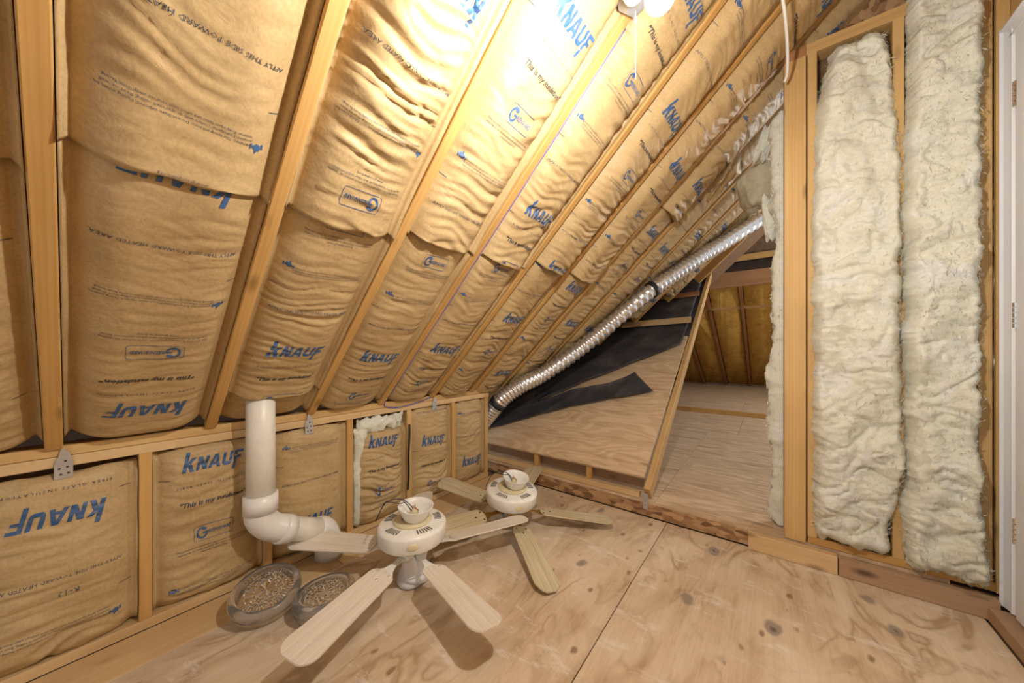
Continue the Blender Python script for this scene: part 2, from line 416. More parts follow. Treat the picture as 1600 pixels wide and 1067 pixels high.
def logo():
    """heavy slanted word mark: tall k, caps N A U, f dropping below the line"""
    P = []
    def q(*pts): P.append(list(pts))
    # k
    q((0, 0), (.26, 0), (.26, 1.45), (0, 1.45))
    q((.26, .38), (.40, .55), (.78, 1.0), (.46, 1.0), (.26, .74))
    q((.30, .46), (.48, .66), (.80, 0), (.50, 0))
    x = .90   # N
    q((x, 0), (x+.22, 0), (x+.22, 1), (x, 1)); q((x+.52, 0), (x+.74, 0), (x+.74, 1), (x+.52, 1))
    q((x+.02, 1), (x+.27, 1), (x+.72, 0), (x+.47, 0))
    x = 1.72  # A
    q((x, 0), (x+.25, 0), (x+.50, 1), (x+.30, 1)); q((x+.62, 0), (x+.87, 0), (x+.58, 1), (x+.38, 1))
    q((x+.2, .18), (x+.66, .18), (x+.62, .36), (x+.24, .36))
    x = 2.68  # U
    q((x, .25), (x+.22, .25), (x+.22, 1), (x, 1)); q((x+.50, .25), (x+.72, .25), (x+.72, 1), (x+.50, 1))
    q((x, .26), (x+.05, .10), (x+.18, 0), (x+.54, 0), (x+.67, .10), (x+.72, .26), (x+.50, .26), (x+.46, .20), (x+.26, .20), (x+.22, .26))
    x = 3.52  # f
    q((x, -.42), (x+.22, -.42), (x+.22, 1), (x, 1)); q((x+.22, .80), (x+.66, .80), (x+.66, 1), (x+.22, 1))
    q((x+.22, .38), (x+.56, .38), (x+.56, .58), (x+.22, .58))
    P = [[((px + .24*py - 2.2)*0.0475, (py-.45)*0.056) for px, py in p] for p in P]
    return poly2(P)
FLAT['logo'] = logo()
def ring_poly(cx, cy, r0, r1, a0, a1, n=14, ry=1.0):
    P = []
    for i in range(n):
        t0 = a0 + (a1-a0)*i/n; t1 = a0 + (a1-a0)*(i+1)/n
        P.append([(cx+r0*math.cos(t0), cy+ry*r0*math.sin(t0)), (cx+r1*math.cos(t0), cy+ry*r1*math.sin(t0)),
                  (cx+r1*math.cos(t1), cy+ry*r1*math.sin(t1)), (cx+r0*math.cos(t1), cy+ry*r0*math.sin(t1))])
    return P
def certificate():
    P = []
    P += ring_poly(-.058, 0, .019, .029, math.radians(35), math.radians(345), 18)      # big G
    P.append([(-.056, -.004), (-.030, -.004), (-.030, .004), (-.056, .004)])
    P += ring_poly(-.052, .020, .0, .009, 0, 2*math.pi, 8)                                # leaf dot
    w, h, t = .098, .036, .0022                                                          # frame
    for a, b_ in (((-w+.02, h), (w-.012, h)), ((-w+.02, -h), (w-.012, -h))):
        P.append([(a[0], a[1]-t/2), (b_[0], b_[1]-t/2), (b_[0], b_[1]+t/2), (a[0], a[1]+t/2)])
    for sx in (-w, w):
        P.append([(sx-t/2, -h+.012), (sx+t/2, -h+.012), (sx+t/2, h-.012), (sx-t/2, h-.012)])
    for cx, cy, a0 in ((w-.012, h-.012, 0), (w-.012, -h+.012, -90), (-w+.012, h-.012, 90), (-w+.012, -h+.012, 180)):
        P += ring_poly(cx, cy, .012-t/2, .012+t/2, math.radians(a0), math.radians(a0+90), 5)
    V, T = poly2(P)
    gv, gt = FLAT['greenword']; o = len(V)
    V = V + [(x*0.80+.030, y*1.05-.002) for x, y in gv]; T = T + [(a+o, b_+o, c_+o) for a, b_, c_ in gt]
    return [(x*.66, y*.86) for x, y in V], T
FLAT['certificate'] = certificate()
def flame():
    P = [[(-.011, -.010), (0, -.016), (.011, -.010), (.013, 0), (.006, .006), (.004, .020), (-.004, .008), (-.008, .012), (-.013, 0)]]
    P.append([(-.020, -.014), (-.014, -.016), (-.015, .002), (-.021, .004)]); P.append([(.014, -.016), (.020, -.014), (.021, .006), (.016, .001)])
    return poly2([[(x*.72, y*.72) for x, y in p] for p in P], .012)
FLAT['flame'] = flame()
FLAT['dash'] = poly2([[(-.025, -.0012), (.025, -.0012), (.025, .0012), (-.025, .0012)]])
PRINTS = [('logo', 0.0, 'ink_blue', 0.0), ('fiber', .090, 'ink_dark', 0.0), ('slogan', .165, 'ink_black', 0.0), ('certificate', .300, 'ink_blue', 0.0),
          ('para', .368, 'ink_dark', 0.0), ('flame', .505, 'ink_blue', -.125), ('warn', .520, 'ink_dark', .01), ('apply', .700, 'ink_dark', 0.0),
          ('dash', .05, 'ink_dark', -.16), ('dash', .60, 'ink_dark', -.16)]
PNAME = {'logo': 'logo_print', 'fiber': 'caption_print', 'slogan': 'slogan_print', 'certificate': 'certificate_print', 'para': 'paragraph_print',
         'flame': 'flame_symbol', 'warn': 'warning_print', 'apply': 'instruction_print', 'dash': 'cut_mark', 'rvalue': 'rating_print'}
PERIOD = .914

# ------------------------------------------------------------------ kraft-faced batts
def batt(frame, w, s0, s1, seed, label, phase=None, rot=False, bulge=.012, valley=.045, wr=1.0, lip=0.0, endcut=None, skip=(), step=.0075, group='kraft-faced batts between the rafters', rag=.012, shift=0.0, extra=()):
    """pillow-shaped paper-faced batt; frame(x, s, n) gives world points, n points into the room"""
    def surf(x, s):
        e = w/2 - abs(x); q0 = s - s0; q1 = s1 - s
        if e < .014:
            t = max(e, 0)/.014
            fl = -.010 + .006*N(s*7, seed, 2.0)
            n = fl*(1-t) - valley*t
        else:
            R = .11 + .03*N(s*2.5, seed+3.1, 0)
            t = min((e-.014)/R, 1.0)
            n = -valley + (bulge + valley)*(1 - (1-t)**2.3)
        am = min(max(e-.012, 0)/.05, 1.0)
        m_ = .55 + .9*N(x*3+seed, s*2.2, 5.0)
        wx = s*33 + 2.6*N(x*5+seed, s*3.5, 1.0) + 7*x*N(seed, s*1.6, 8.0)
        r1 = 1 - abs(N(x*2.7+seed, wx, seed))*2.4
        r2 = N(x*10, s*62+3*N(x*6, s*5, seed), seed+9)
        n += am*wr*(.0105*m_*r1 + .0030*r2) + .010*am*N(x*4+seed, s*3, 7.7)
        k0 = max(0, 1-q0/.05); k1 = max(0, 1-q1/.05)
        n += -.028*k0*k0*(0 if lip else 1) - .030*k1*k1
        if lip: n += lip*max(0, 1-q0/.22)**1.5
        return n
    nx = max(12, int(w/step)); ny = max(8, int((s1-s0)/(step*1.15)))
    V = []
    for j in range(ny+1):
        for i in range(nx+1):
            x = -w/2 + w*i/nx; s = s0 + (s1-s0)*j/ny
            n = surf(x, s)
            sj = s
            if j == 0 or j == ny: sj += rag*N(x*14+seed, seed, j)
            V.append(frame(x, sj, n))
    Fc = grid_faces(nx+1, ny+1, 0, True)
    ring = [i for i in range(nx+1)] + [j*(nx+1)+nx for j in range(1, ny+1)] + [ny*(nx+1)+i for i in range(nx-1, -1, -1)] + [j*(nx+1) for j in range(ny-1, 0, -1)]
    base = len(V)
    for r_ in ring:
        j, i = divmod(r_, nx+1); x = -w/2 + w*i/nx; s = s0 + (s1-s0)*j/ny
        V.append(frame(x*.985, min(max(s, s0+.012), s1-.012), -.085))
    L = len(ring)
    for a in range(L):
        Fc.append((ring[a], ring[(a+1) % L], base+(a+1) % L, base+a))
    Fc.append(tuple(base+a for a in range(L)))
    o = mk('insulation_batt', V, Fc, 'kraft', None, True)
    tag(o, label, 'insulation', group)
    if phase is not None:
        for kk in range(-4, 5):
            for key, off, mat, xo in list(PRINTS) + list(extra):
                if (kk, key) in skip or key in skip: continue
                sc = phase + kk*PERIOD + (off if rot else -off)
                if sc < s0-.03 or sc > s1+.03: continue
                fv, ft = FLAT[key]; sg = -1 if rot else 1
                pv, keep = [], {}
                ok = []
                for vi, (tx, ty) in enumerate(fv):
                    x = sg*(tx+xo)+shift; s = sc + sg*ty
                    good = s0+.008 < s < s1-.008 and abs(x) < w/2-.016
                    ok.append(good)
                    pv.append(frame(x, s, surf(x, s) + .0016) if good else None)
                tris = [t for t in ft if ok[t[0]] and ok[t[1]] and ok[t[2]]]
                if len(tris) < max(2, .04*len(ft)): continue
                used = sorted({i for t in tris for i in t}); mp_ = {a: i for i, a in enumerate(used)}
                mk(PNAME[key], [pv[i] for i in used], [tuple(mp_[i] for i in t) for t in tris], mat, o)
    return o
PRINTS_R = ('rvalue', .62, 'ink_dark', .02)

# ================================================================== STRUCTURE
# floor: plywood sheets on a subfloor
floor = struct(mk('floor', *aabb(-2.2, 2.50, -0.84, 2.30, -.06, -.0185), 'back_board'))
G = .0022
for (x0, x1, y0, y1) in ((-.12, 2.30, .52, 1.74), (-.12, 2.30, -.70, .52), (-2.2, -.12, .52, 1.74), (-2.2, -.12, -.70, .52)):
    mk('plywood_sheet', *aabb(x0+G, x1-G, y0+G, y1-G, -.018, 0), 'floor_ply', floor)
for (x0, x1) in ((-2.2, .84), (.84, 2.30)):
    board('floor_plank', (x0+G, 1.8455, -.009), (x1-G, 1.8455, -.009), .206, .018, (0, 1, 0), 'pale_wood', floor)

# knee wall
wall_left = struct(mk('wall_left', *aabb(-1.4, 2.20, 2.045, 2.06, 0, .76), 'back_board'))
board('bottom_plate', (-1.4, 1.995, .019), (2.20, 1.995, .019), .089, .038, (0, 1, 0), 'pale_wood', wall_left)
board('top_plate', (-1.4, 1.995, .712), (2.205, 1.995, .712), .092, .036, (0, 1, 0), 'pale_wood', wall_left)
board('top_plate', (-1.4, 1.998, .749), (2.205, 1.998, .749), .089, .036, (0, 1, 0), 'stud_wood', wall_left)
KST = [.172 + SPC*k for k in range(-3, 6)]
for i, u in enumerate(KST):
    u = min(u, 2.18)
    board('stud', (u, 1.995, .0385), (u, 1.995, .694), .089, .036, (0, 1, 0), 'rafter_wood' if i % 2 else 'stud_wood', wall_left)

# sloped ceiling: roof deck and rafters
SM = 3.45
dv = [A(-1.5, -.45, -.165), A(6.2, -.45, -.165), A(6.2, SM, -.165), A(-1.5, SM, -.165)]
dv2 = [A(-1.5, -.45, -.18), A(6.2, -.45, -.18), A(6.2, SM, -.18), A(-1.5, SM, -.18)]
ceiling = struct(mk('ceiling', dv + dv2, [(0, 1, 2, 3), (7, 6, 5, 4), (0, 4, 5, 1), (1, 5, 6, 2), (2, 6, 7, 3), (3, 7, 4, 0)], 'back_board'))
def valley_s(u): return ((u-BU)*BS - .51)/SA
for k in range(-2, 13):
    u = raf(k)
    s0 = .012 if u < 2.2 else max(-.35, valley_s(u)+.10)
    d = .140
    p0 = A(u, s0, -d/2); p1 = A(u, SM-.02, -d/2)
    board('rafter', p0, p1, .038, d, (1, 0, 0), 'rafter_wood', ceiling, .003)

# raised platform beyond the step
plat = struct(mk('raised_platform', *aabb(2.345, 6.1, -2.6, 2.7, 0, .078), 'back_board'))
board('rim_board', (2.322, 2.05, .041), (2.322, -.80, .041), .082, .022, (0, 0, 1), 'osb', plat)
for (x0, x1, y0, y1) in ((2.315, 4.745, -.62, .598), (2.315, 4.745, .60, 2.6), (4.748, 6.1, -2.6, .30), (4.748, 6.1, .303, 2.6)):
    mk('plywood_sheet', *aabb(x0, x1, y0, y1, .083, .101), 'platform_ply', plat)
upper = struct(mk('upper_platform', *aabb(6.15, 11.4, -3.0, 3.0, 0, .15), 'back_board'))
board('nosing', (6.125, 2.9, .135), (6.125, -2.9, .135), .07, .045, (0, 0, 1), 'rafter_wood', upper)
for (x0, x1, y0, y1) in ((6.15, 8.5, .35, 2.9), (6.15, 8.5, -2.9, .347), (8.503, 11.3, -2.9, .9), (8.503, 11.3, .903, 2.9)):
    mk('plywood_sheet', *aabb(x0, x1, y0, y1, .151, .17), 'platform_ply', upper)
board('base_plate', (10.72, 2.9, .195), (10.72, -2.9, .195), .14, .05, (1, 0, 0), 'old_board', upper)

# framing under the foot of the lower roof
board('sole_plate', (2.345, 2.18, .121), (2.345, .70, .121), .045, .036, (1, 0, 0), 'pale_wood', plat)
for vv in (2.12, 1.545, 1.075):
    board('cripple_block', (2.36, vv, .14), (2.36, vv, .238), .04, .036, (0, 1, 0), 'rafter_wood', plat)
board('backing_board', (2.44, 2.18, .20), (2.44, .70, .20), .13, .02, (0, 0, 1), 'old_board', plat)

# lower roof running up behind the valley
def on_b(u0, u1, v0, v1, n0, n1):
    vs_ = [Bp(u0, v0, n0), Bp(u1, v0, n0), Bp(u1, v1, n0), Bp(u0, v1, n0), Bp(u0, v0, n1), Bp(u1, v0, n1), Bp(u1, v1, n1), Bp(u0, v1, n1)]
    return vs_, [(3, 2, 1, 0), (4, 5, 6, 7), (0, 1, 5, 4), (1, 2, 6, 5), (2, 3, 7, 6), (3, 0, 4, 7)]
lower = struct(mk('lower_roof', *on_b(3.72, 5.6, .665, 3.2, -.05, -.021), 'felt'))
mk('plywood_sheet', *on_b(2.325, 3.10, .672, 2.75, -.018, 0), 'deck_ply', lower)
mk('plywood_sheet', *on_b(3.103, 3.86, .672, 2.75, -.018, 0), 'deck_ply', lower)
d_ = Vector((1, 0, BS)).normalized()
board('edge_rafter', Vector((2.325, .645, .145)), Bp(5.25, .645, -.03), .040, .090, (0, 1, 0), 'stud_wood', lower, .003)
for vv in (1.15, 1.70, 2.2):
    board('rafter', Bp(2.42, vv, -.07), Bp(5.2, vv, -.11), .04, .09, (0, 1, 0), 'red_wood', lower)
board('nailer', Bp(4.07, .675, .055), Bp(4.02, 1.40, .055), .105, .022, Bp(4, 1, 0)-Bp(3, 1, 0), 'pale_wood', lower)
board('nailer', Bp(4.62, .675, .055), Bp(4.58, 1.20, .055), .10, .022, Bp(4, 1, 0)-Bp(3, 1, 0), 'red_wood', lower)

# far slope of the attic: header, rafters, collar
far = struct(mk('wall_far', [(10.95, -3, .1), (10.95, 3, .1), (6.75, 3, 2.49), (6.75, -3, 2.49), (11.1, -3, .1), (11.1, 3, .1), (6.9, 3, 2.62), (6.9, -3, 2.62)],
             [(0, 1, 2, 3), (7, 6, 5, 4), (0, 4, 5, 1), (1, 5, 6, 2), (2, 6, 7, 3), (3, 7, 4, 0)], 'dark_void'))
FS = .533
FV = [1.95, 1.43, .92, .40, -.12, -.64]
def Fp(v, t, n=0.0):     # far slope; t = run from the foot towards the room
    q = math.hypot(1, FS); return Vector((10.80 - t - n*FS/q, v, .21 + t*FS - n/q))
for v_ in FV:
    board('rafter', Fp(v_, 0, .06), Fp(v_, 3.9, .06), .05, .14, (0, 1, 0), 'red_wood', far)
board('collar_board', (7.48, 1.3, 1.905), (7.48, -.9, 1.905), .09, .04, (0, 0, 1), 'stud_wood', far)
hb = board('header_board', (6.86, 1.6, 2.30), (6.86, -1.2, 2.34), .28, .03, (0, 0, 1), 'red_wood', far)
board('header_board', (6.80, 2.2, 2.62), (6.80, -1.2, 2.66), .10, .04, (0, 0, 1), 'rafter_wood', far)
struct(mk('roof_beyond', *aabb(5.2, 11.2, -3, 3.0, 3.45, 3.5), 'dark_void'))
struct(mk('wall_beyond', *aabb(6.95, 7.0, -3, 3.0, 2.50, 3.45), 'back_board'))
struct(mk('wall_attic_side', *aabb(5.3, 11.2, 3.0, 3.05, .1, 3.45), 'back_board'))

# stud wall on the right of the opening
wr_ = struct(mk('wall_right', *aabb(2.405, 2.42, -.80, -.06, .09, 2.66), 'back_board'))
board('post', (2.355, -.105, .103), (2.355, -.105, 2.625), .088, .098, (0, 1, 0), 'stud_wood', wr_, .003)
for v_ in (-.173, -.470, -.712):
    board('stud', (2.355, v_, .140), (2.355, v_, 2.628), .089, .037, (1, 0, 0), 'stud_wood', wr_)
board('bottom_plate', (2.355, -.156, .121), (2.355, -.74, .121), .089, .036, (1, 0, 0), 'rafter_wood', wr_)
board('top_plate', (2.355, -.150, 2.656), (2.355, -.80, 2.656), .092, .055, (1, 0, 0), 'stud_wood', wr_)
board('plate_end', (2.355, -.062, 2.655), (2.355, -.149, 2.655), .092, .058, (1, 0, 0), 'red_wood', wr_)
gs = struct(mk('gable_sheathing', *aabb(2.62, 2.64, -1.2, .0, 2.66, 3.6), 'osb'))
board('gable_brace', (2.52, .02, 2.70), (2.52, -.8, 3.30), .09, .04, (0, 0, 1), 'red_wood', gs)
bo = tag(board('floor_board', (2.287, .095, .046), (2.287, -.262, .046), .090, .040, (0, 0, 1), 'pale_wood'), 'paler short length of timber on the floor against the platform edge under the post', 'board')
bo = tag(board('floor_board', (2.287, -.266, .043), (2.287, -.736, .043), .084, .040, (0, 0, 1), 'old_board'), 'weathered grey brown timber on the floor below the white insulation', 'board')

# unseen flat strip added above the door wall to keep ambient light off the floor
struct(mk('light_block_strip', *aabb(-1.5, 2.62, -.90, -.50, 3.16, 3.19), 'back_board'))
# wall with the white door, on the right edge
wd = struct(mk('wall_door', *aabb(-1.0, 2.40, -.85, -.775, 0, 3.155), 'stud_wood'))
board('sill_board', (2.265, -.735, .028), (-1.0, -.735, .028), .056, .06, (0, 0, 1), 'old_board', wd)
board('corner_stud', (2.335, -.757, .10), (2.335, -.757, 2.62), .05, .035, (1, 0, 0), 'stud_wood', wd)
dr = struct(empty('door_1', (1.8, -.745, .06)))
def rel(vf): return [(Vector(v) - Vector((1.755, -.745, .06))) for v in vf[0]], vf[1]
# stepped casing: profile across x, height z
def casing(x0, x1, prof):
    n = len(prof); V = []
    for z in (.062, 2.40):
        for fx, dy in prof:
            V.append((x0 + (x1-x0)*fx, -.772 + dy, z))
    Fc = [(i, i+1, n+i+1, n+i) for i in range(n-1)] + [tuple(range(n)), tuple(reversed(range(n, 2*n)))]
    return V, Fc
PR = [(0, 0), (0, .026), (.14, .030), (.22, .022), (.30, .020), (.62, .014), (.70, .018), (.80, .018), (.86, .011), (1, .010), (1, 0)]
mk('casing', *rel(casing(2.262, 2.185, PR)), 'door_paint', dr)
hc = [( -1*0, 0, 0)]
def casing_top(z0, z1, prof, xa, xb):
    n = len(prof); V = []
    for x in (xa, xb):
        for fx, dy in prof: V.append((x, -.772 + dy, z1 + (z0-z1)*fx))
    Fc = [(i, i+1, n+i+1, n+i) for i in range(n-1)] + [tuple(range(n)), tuple(reversed(range(n, 2*n)))]
    return V, Fc
mk('casing', *rel(casing_top(2.325, 2.402, PR, 2.262, 1.32)), 'door_paint', dr)
mk('jamb', *rel(aabb(2.165, 2.186, -.772, -.760, .062, 2.33)), 'door_paint', dr)
mk('door_slab', *rel(aabb(1.38, 2.163, -.772, -.752, .066, 2.322)), 'door_paint', dr)
for i in range(3):
    z = (.40, 1.235, 2.09)[i]
    hg = mk('hinge', *rel(join(aabb(2.150, 2.180, -.759, -.7565, z-.05, z+.05))), 'chrome', dr)
    for q in range(5):
        zz = z-.05+q*.02
        mk('knuckle', *rel(xf(lathe([(0, 0), (.0075, .001), (.0075, .018), (0, .019)], 10), Matrix.Translation((2.166, -.752, zz)))), 'chrome', hg)

# ================================================================== KRAFT BATTS
ORD = ['first', 'second', 'third', 'fourth', 'fifth', 'sixth', 'seventh', 'eighth', 'ninth', 'tenth']
def ceil_frame(k):
    uc = (raf(k)+raf(k+1))/2
    return lambda x, s, n: A(uc + x, s, n)
CW = SPC - .042
def cb(k, s0, s1, seed, label, **kw):
    return batt(ceil_frame(k), CW, s0, s1, seed, label, **kw)
TOP = 3.30
cb(-1, .02, 1.04, 1.3, 'paper-faced batt cut by the left edge of the picture, lower piece', phase=.235, rot=True, bulge=.010, wr=.8)
cb(-1, 1.03, TOP, 2.7, 'paper-faced batt cut by the left edge of the picture, upper piece', phase=.80, rot=True, lip=.012, wr=.9)
cb(0, .03, 1.135, 3.9, 'wide paper-faced batt right of the leftmost rafter, lower piece with upside-down blue lettering', phase=.211, rot=True, wr=.55, bulge=.016)
cb(0, 1.115, TOP, 4.4, 'large paper-faced batt right of the leftmost rafter, upper piece above a torn seam', phase=.745, rot=True, lip=.016, wr=.6, bulge=.014)
cb(1, .005, .24, 5.2, 'small crumpled paper-faced offcut behind the top of the white pipe', bulge=-.012, valley=.05)
cb(1, .215, 1.135, 6.1, 'paper-faced batt directly above the white pipe', phase=.51, wr=.8, lip=.012)
cb(1, 1.115, TOP, 7.7, 'strongly creased paper-faced batt two bays left of the ceiling bulb, with upside-down lettering', phase=.926, rot=True, lip=.014, wr=1.35, bulge=.018)
cb(2, .012, 1.175, 8.3, 'paper-faced batt in the third full bay from the left, lower piece under a seam', phase=.455, wr=.9)
cb(2, 1.155, TOP, 9.6, 'creased paper-faced batt just left of the ceiling bulb fixture', phase=2.008-PERIOD, lip=.014, wr=1.4, bulge=.018)
cb(3, .012, 1.185, 10.5, 'paper-faced batt right of the violet cable, lower piece ending at the knee wall', phase=.52, wr=1.0, bulge=.016)
cb(3, 1.165, TOP, 11.2, 'paper-faced batt right of the violet cable, upper piece next to the lit bulb', phase=1.46, lip=.014, wr=1.25, bulge=.022)
cb(4, .012, 1.25, 12.8, 'paper-faced batt in the second bay right of the violet cable, lower piece', phase=.814, wr=1.1, bulge=.018)
cb(4, 1.23, TOP, 13.1, 'paper-faced batt in the second bay right of the violet cable, long upper piece', phase=1.241, lip=.012, wr=1.3, bulge=.034)
cb(5, -.03, 1.26, 14.7, 'paper-faced batt over the free end of the knee wall, lower piece above the duct', phase=.237, wr=1.1, bulge=.018)
cb(5, 1.24, TOP, 15.6, 'paper-faced batt in the third bay right of the violet cable, upper bulging piece', phase=1.155, lip=.012, wr=1.2, bulge=.040)
cb(6, .02, 1.93, 16.5, 'long paper-faced batt whose lower end lies behind the foil duct, nearest the knee wall end', phase=.836, wr=.9, bulge=.016)
cb(6, 1.91, TOP, 17.4, 'torn paper-faced batt beneath the white hanging cord near the post top', phase=2.131, lip=.02, wr=1.5, bulge=.045)
cb(7, .30, TOP, 18.3, 'narrow-looking paper-faced batt above the middle of the foil duct', phase=1.72, wr=.9, bulge=.02)
cb(8, .62, TOP, 19.9, 'shadowed paper-faced batt above the upper part of the foil duct', phase=1.984-PERIOD, wr=.9, bulge=.02)
cb(9, 1.0, TOP, 20.2, 'shadowed paper-faced batt over the top end of the foil duct', phase=1.30, wr=1.0, bulge=.02)
cb(10, 1.4, TOP, 21.2, 'deepest paper-faced batt, almost hidden behind the wall post', phase=1.80, wr=1.0, bulge=.02)

# knee wall batts
def knee_frame(u):
    return lambda x, s, n: Vector((u + x, KV - n, s))
KB = [
 (-1, 'kraft batt at the lower left corner of the knee wall with upside-down lettering', dict(phase=.534, rot=True, extra=(('rvalue', -.275, 'ink_dark', -.02),))),
 (0, 'kraft batt left of the white pipe on the knee wall with upright blue lettering', dict(phase=.613)),
 (1, 'kraft batt right of the white pipe on the knee wall', dict(phase=.193, wr=.9)),
 (2, 'crumpled kraft batt with yellow wool spilling from its edge on the knee wall', dict(phase=.525, wr=1.7, bulge=.022)),
 (3, 'kraft batt second from the free end of the knee wall, behind the fans', dict(phase=.443, wr=1.3)),
 (4, 'kraft batt at the free end of the knee wall', dict(phase=.191, wr=1.0)),
]
for i, (k, lab, kw) in enumerate(KB):
    u0 = .172 + SPC*k; u1 = min(u0 + SPC, 2.18); w = u1 - u0 - .040
    z1 = (.672, .690, .685, .60, .688, .688)[i]
    kw = dict(dict(wr=2.0, bulge=.010, valley=.03, group='kraft batts of the knee wall', rag=.02), **kw)
    batt(knee_frame((u0+u1)/2), w, .041, z1, 30.0 + i*1.7, lab, **kw)

# ================================================================== FLUFFY WHITE BATTS
def fluffy(name, frame, outline, s0, s1, thick, seed, label, mat='fiberglass', step=.010, group=None, amp=1.0, fuzz=900, cat='insulation'):
    """frame(x, s, n); outline(s) -> (x0, x1)"""
    def surf(x, s, x0, x1):
        e = min(x-x0, x1-x); q = min(s-s0, s1-s)
        r = min(max(e, 0)/(.045+.02*N(s*6, seed)), 1); rq = min(max(q, 0)/.06, 1)
        body = thick*(1-(1-r)**2.4)*(.35+.65*(1-(1-rq)**2))
        f1 = N(x*6+seed, s*3, seed)*.055 + N(x*11, s*9+seed, 3)*.030
        rg = 1-abs(N(x*5+1.3*N(x*9, s*9, 4), s*8+seed+1.2*N(x*7, s*6, 9), 6))*3.0
        f2 = N(x*22, s*34+seed, 5)*.008 + N(x*50+seed, s*66, 2)*.0045 + N(x*110, s*120, seed)*.0045
        return body + amp*r*(f1 - .017*max(rg, 0)**2 + f2)
    nx = 34; ny = int((s1-s0)/step); V = []
    nx = max(nx, int((outline(s0)[1]-outline(s0)[0])/step))
    for j in range(ny+1):
        s = s0 + (s1-s0)*j/ny
        x0, x1 = outline(s)
        x0 += .016*N(s*9, seed, 1)+.009*N(s*30, seed, 8)+.005*N(s*80, seed, 9); x1 += .016*N(s*9, seed, 21)+.009*N(s*30, seed, 18)+.005*N(s*80, seed, 19)
        for i in range(nx+1):
            x = x0 + (x1-x0)*i/nx
            sj = s + ((.035*N(x*16, seed, j) + .02*N(x*40, seed, 3))*max(0, 1-min(j, ny-j)/6))
            V.append(frame(x, sj, surf(x, s, x0, x1)))
    Fc = grid_faces(nx+1, ny+1, 0, True)
    ring = [i for i in range(nx+1)] + [j*(nx+1)+nx for j in range(1, ny+1)] + [ny*(nx+1)+i for i in range(nx-1, -1, -1)] + [j*(nx+1) for j in range(ny-1, 0, -1)]
    base = len(V)
    for r_ in ring:
        j, i = divmod(r_, nx+1); s = s0 + (s1-s0)*j/ny; x0, x1 = outline(s); x = x0 + (x1-x0)*i/nx
        V.append(frame((x0+x1)/2 + (x-(x0+x1)/2)*.93, min(max(s, s0+.02), s1-.02), -.03))
    L = len(ring)
    for a in range(L): Fc.append((ring[a], ring[(a+1) % L], base+(a+1) % L, base+a))
    Fc.append(tuple(base+a for a in range(L)))
    o = mk(name, V, Fc, mat, None, True); tag(o, label, cat, group)
    if fuzz:
        rnd = random.Random(seed); FVv, FF = [], []
        for _ in range(fuzz):
            s = s0 + (s1-s0)*rnd.random(); x0, x1 = outline(s)
            t = rnd.random(); t = t if rnd.random() < .75 else (rnd.random()*.06 if rnd.random() < .5 else 1-rnd.random()*.06)
            x = x0 + (x1-x0)*t; n0 = surf(x, s, x0, x1) - .002
            dx = rnd.gauss(0, .007) + (-.003 if t < .1 else .003 if t > .9 else 0); ds = rnd.gauss(-.002, .011); dn = rnd.random()*.008
            wd_ = .00045
            a = frame(x, s, n0); b_ = frame(x + wd_, s+wd_, n0); c_ = frame(x+dx*.6, s+ds*.6, n0+dn); e_ = frame(x+dx, s+ds*1.2, n0+dn*.6)
            k = len(FVv); FVv += [a, b_, c_, e_]; FF += [(k, k+1, k+2), (k+1, k+3, k+2)]
        fo = mk('loose_fibers', FVv, FF, mat, o); fo['kind'] = 'stuff'
    return o
def wall_frame(U): return lambda x, s, n: Vector((U - n, x, s))   # x = world y, n towards the room
def lerp_tab(tab):
    def f(s):
        for (a, x0, x1), (b_, y0, y1) in zip(tab, tab[1:]):
            if s <= b_:
                t = max(0, (s-a)/(b_-a)); return x0+(y0-x0)*t, x1+(y1-x1)*t
        return tab[-1][1], tab[-1][2]
    return f
# note: in this wall smaller y lies further right in the picture
WT1 = lerp_tab([(.05, -.43, -.195), (.30, -.45, -.170), (.55, -.495, -.172), (1.0, -.478, -.172), (1.5, -.482, -.165), (2.0, -.478, -.172), (2.35, -.455, -.185), (2.56, -.43, -.235)])
fluffy('white_insulation_batt', wall_frame(2.33), WT1, .145, 2.585, .085, 51.0, step=.0065, label= 'thick white fluffy batt between the double post and the middle stud', group='white fluffy batts in the stud wall', fuzz=9000)
WT2 = lerp_tab([(.03, -.735, -.495), (.35, -.705, -.472), (.7, -.695, -.485), (1.2, -.70, -.478), (1.8, -.698, -.478), (2.3, -.70, -.492), (2.65, -.71, -.495)])
fluffy('white_insulation_batt', wall_frame(2.325), WT2, .125, 2.70, .105, 57.0, step=.0065, label= 'taller white fluffy batt folded forward next to the white door', group='white fluffy batts in the stud wall', fuzz=9000)
WT3 = lerp_tab([(.06, -.715, -.64), (.5, -.712, -.63), (1.1, -.70, -.64), (1.5, -.69, -.65), (1.95, -.715, -.64), (2.2, -.71, -.65)])
fluffy('white_insulation_batt', wall_frame(2.36), WT3, .09, 2.25, .055, 61.0, 'narrow white wool strip tucked behind the tall batt beside the last stud', group='white fluffy batts in the stud wall', fuzz=900, amp=.6)
fluffy('white_insulation_batt', lambda x, s, n: Vector((2.372 + x*0, 0, 0)) + Vector((0, -.05+n, s)) + Vector((x, 0, 0)), lerp_tab([(.1, .05, .16), (2.4, .05, .16)]), .105, 2.45, .045, 63.0,
       'ragged white wool edge showing left of the post in the opening', group=None, fuzz=1500, amp=.8)
WT4 = lerp_tab([(1.2, -.768, -.738), (2.0, -.768, -.735)])
fluffy('white_insulation_batt', wall_frame(2.335), WT4, .95, 1.75, .02, 64.0, 'thin sliver of white wool between the last stud and the door casing', fuzz=200, amp=.3)

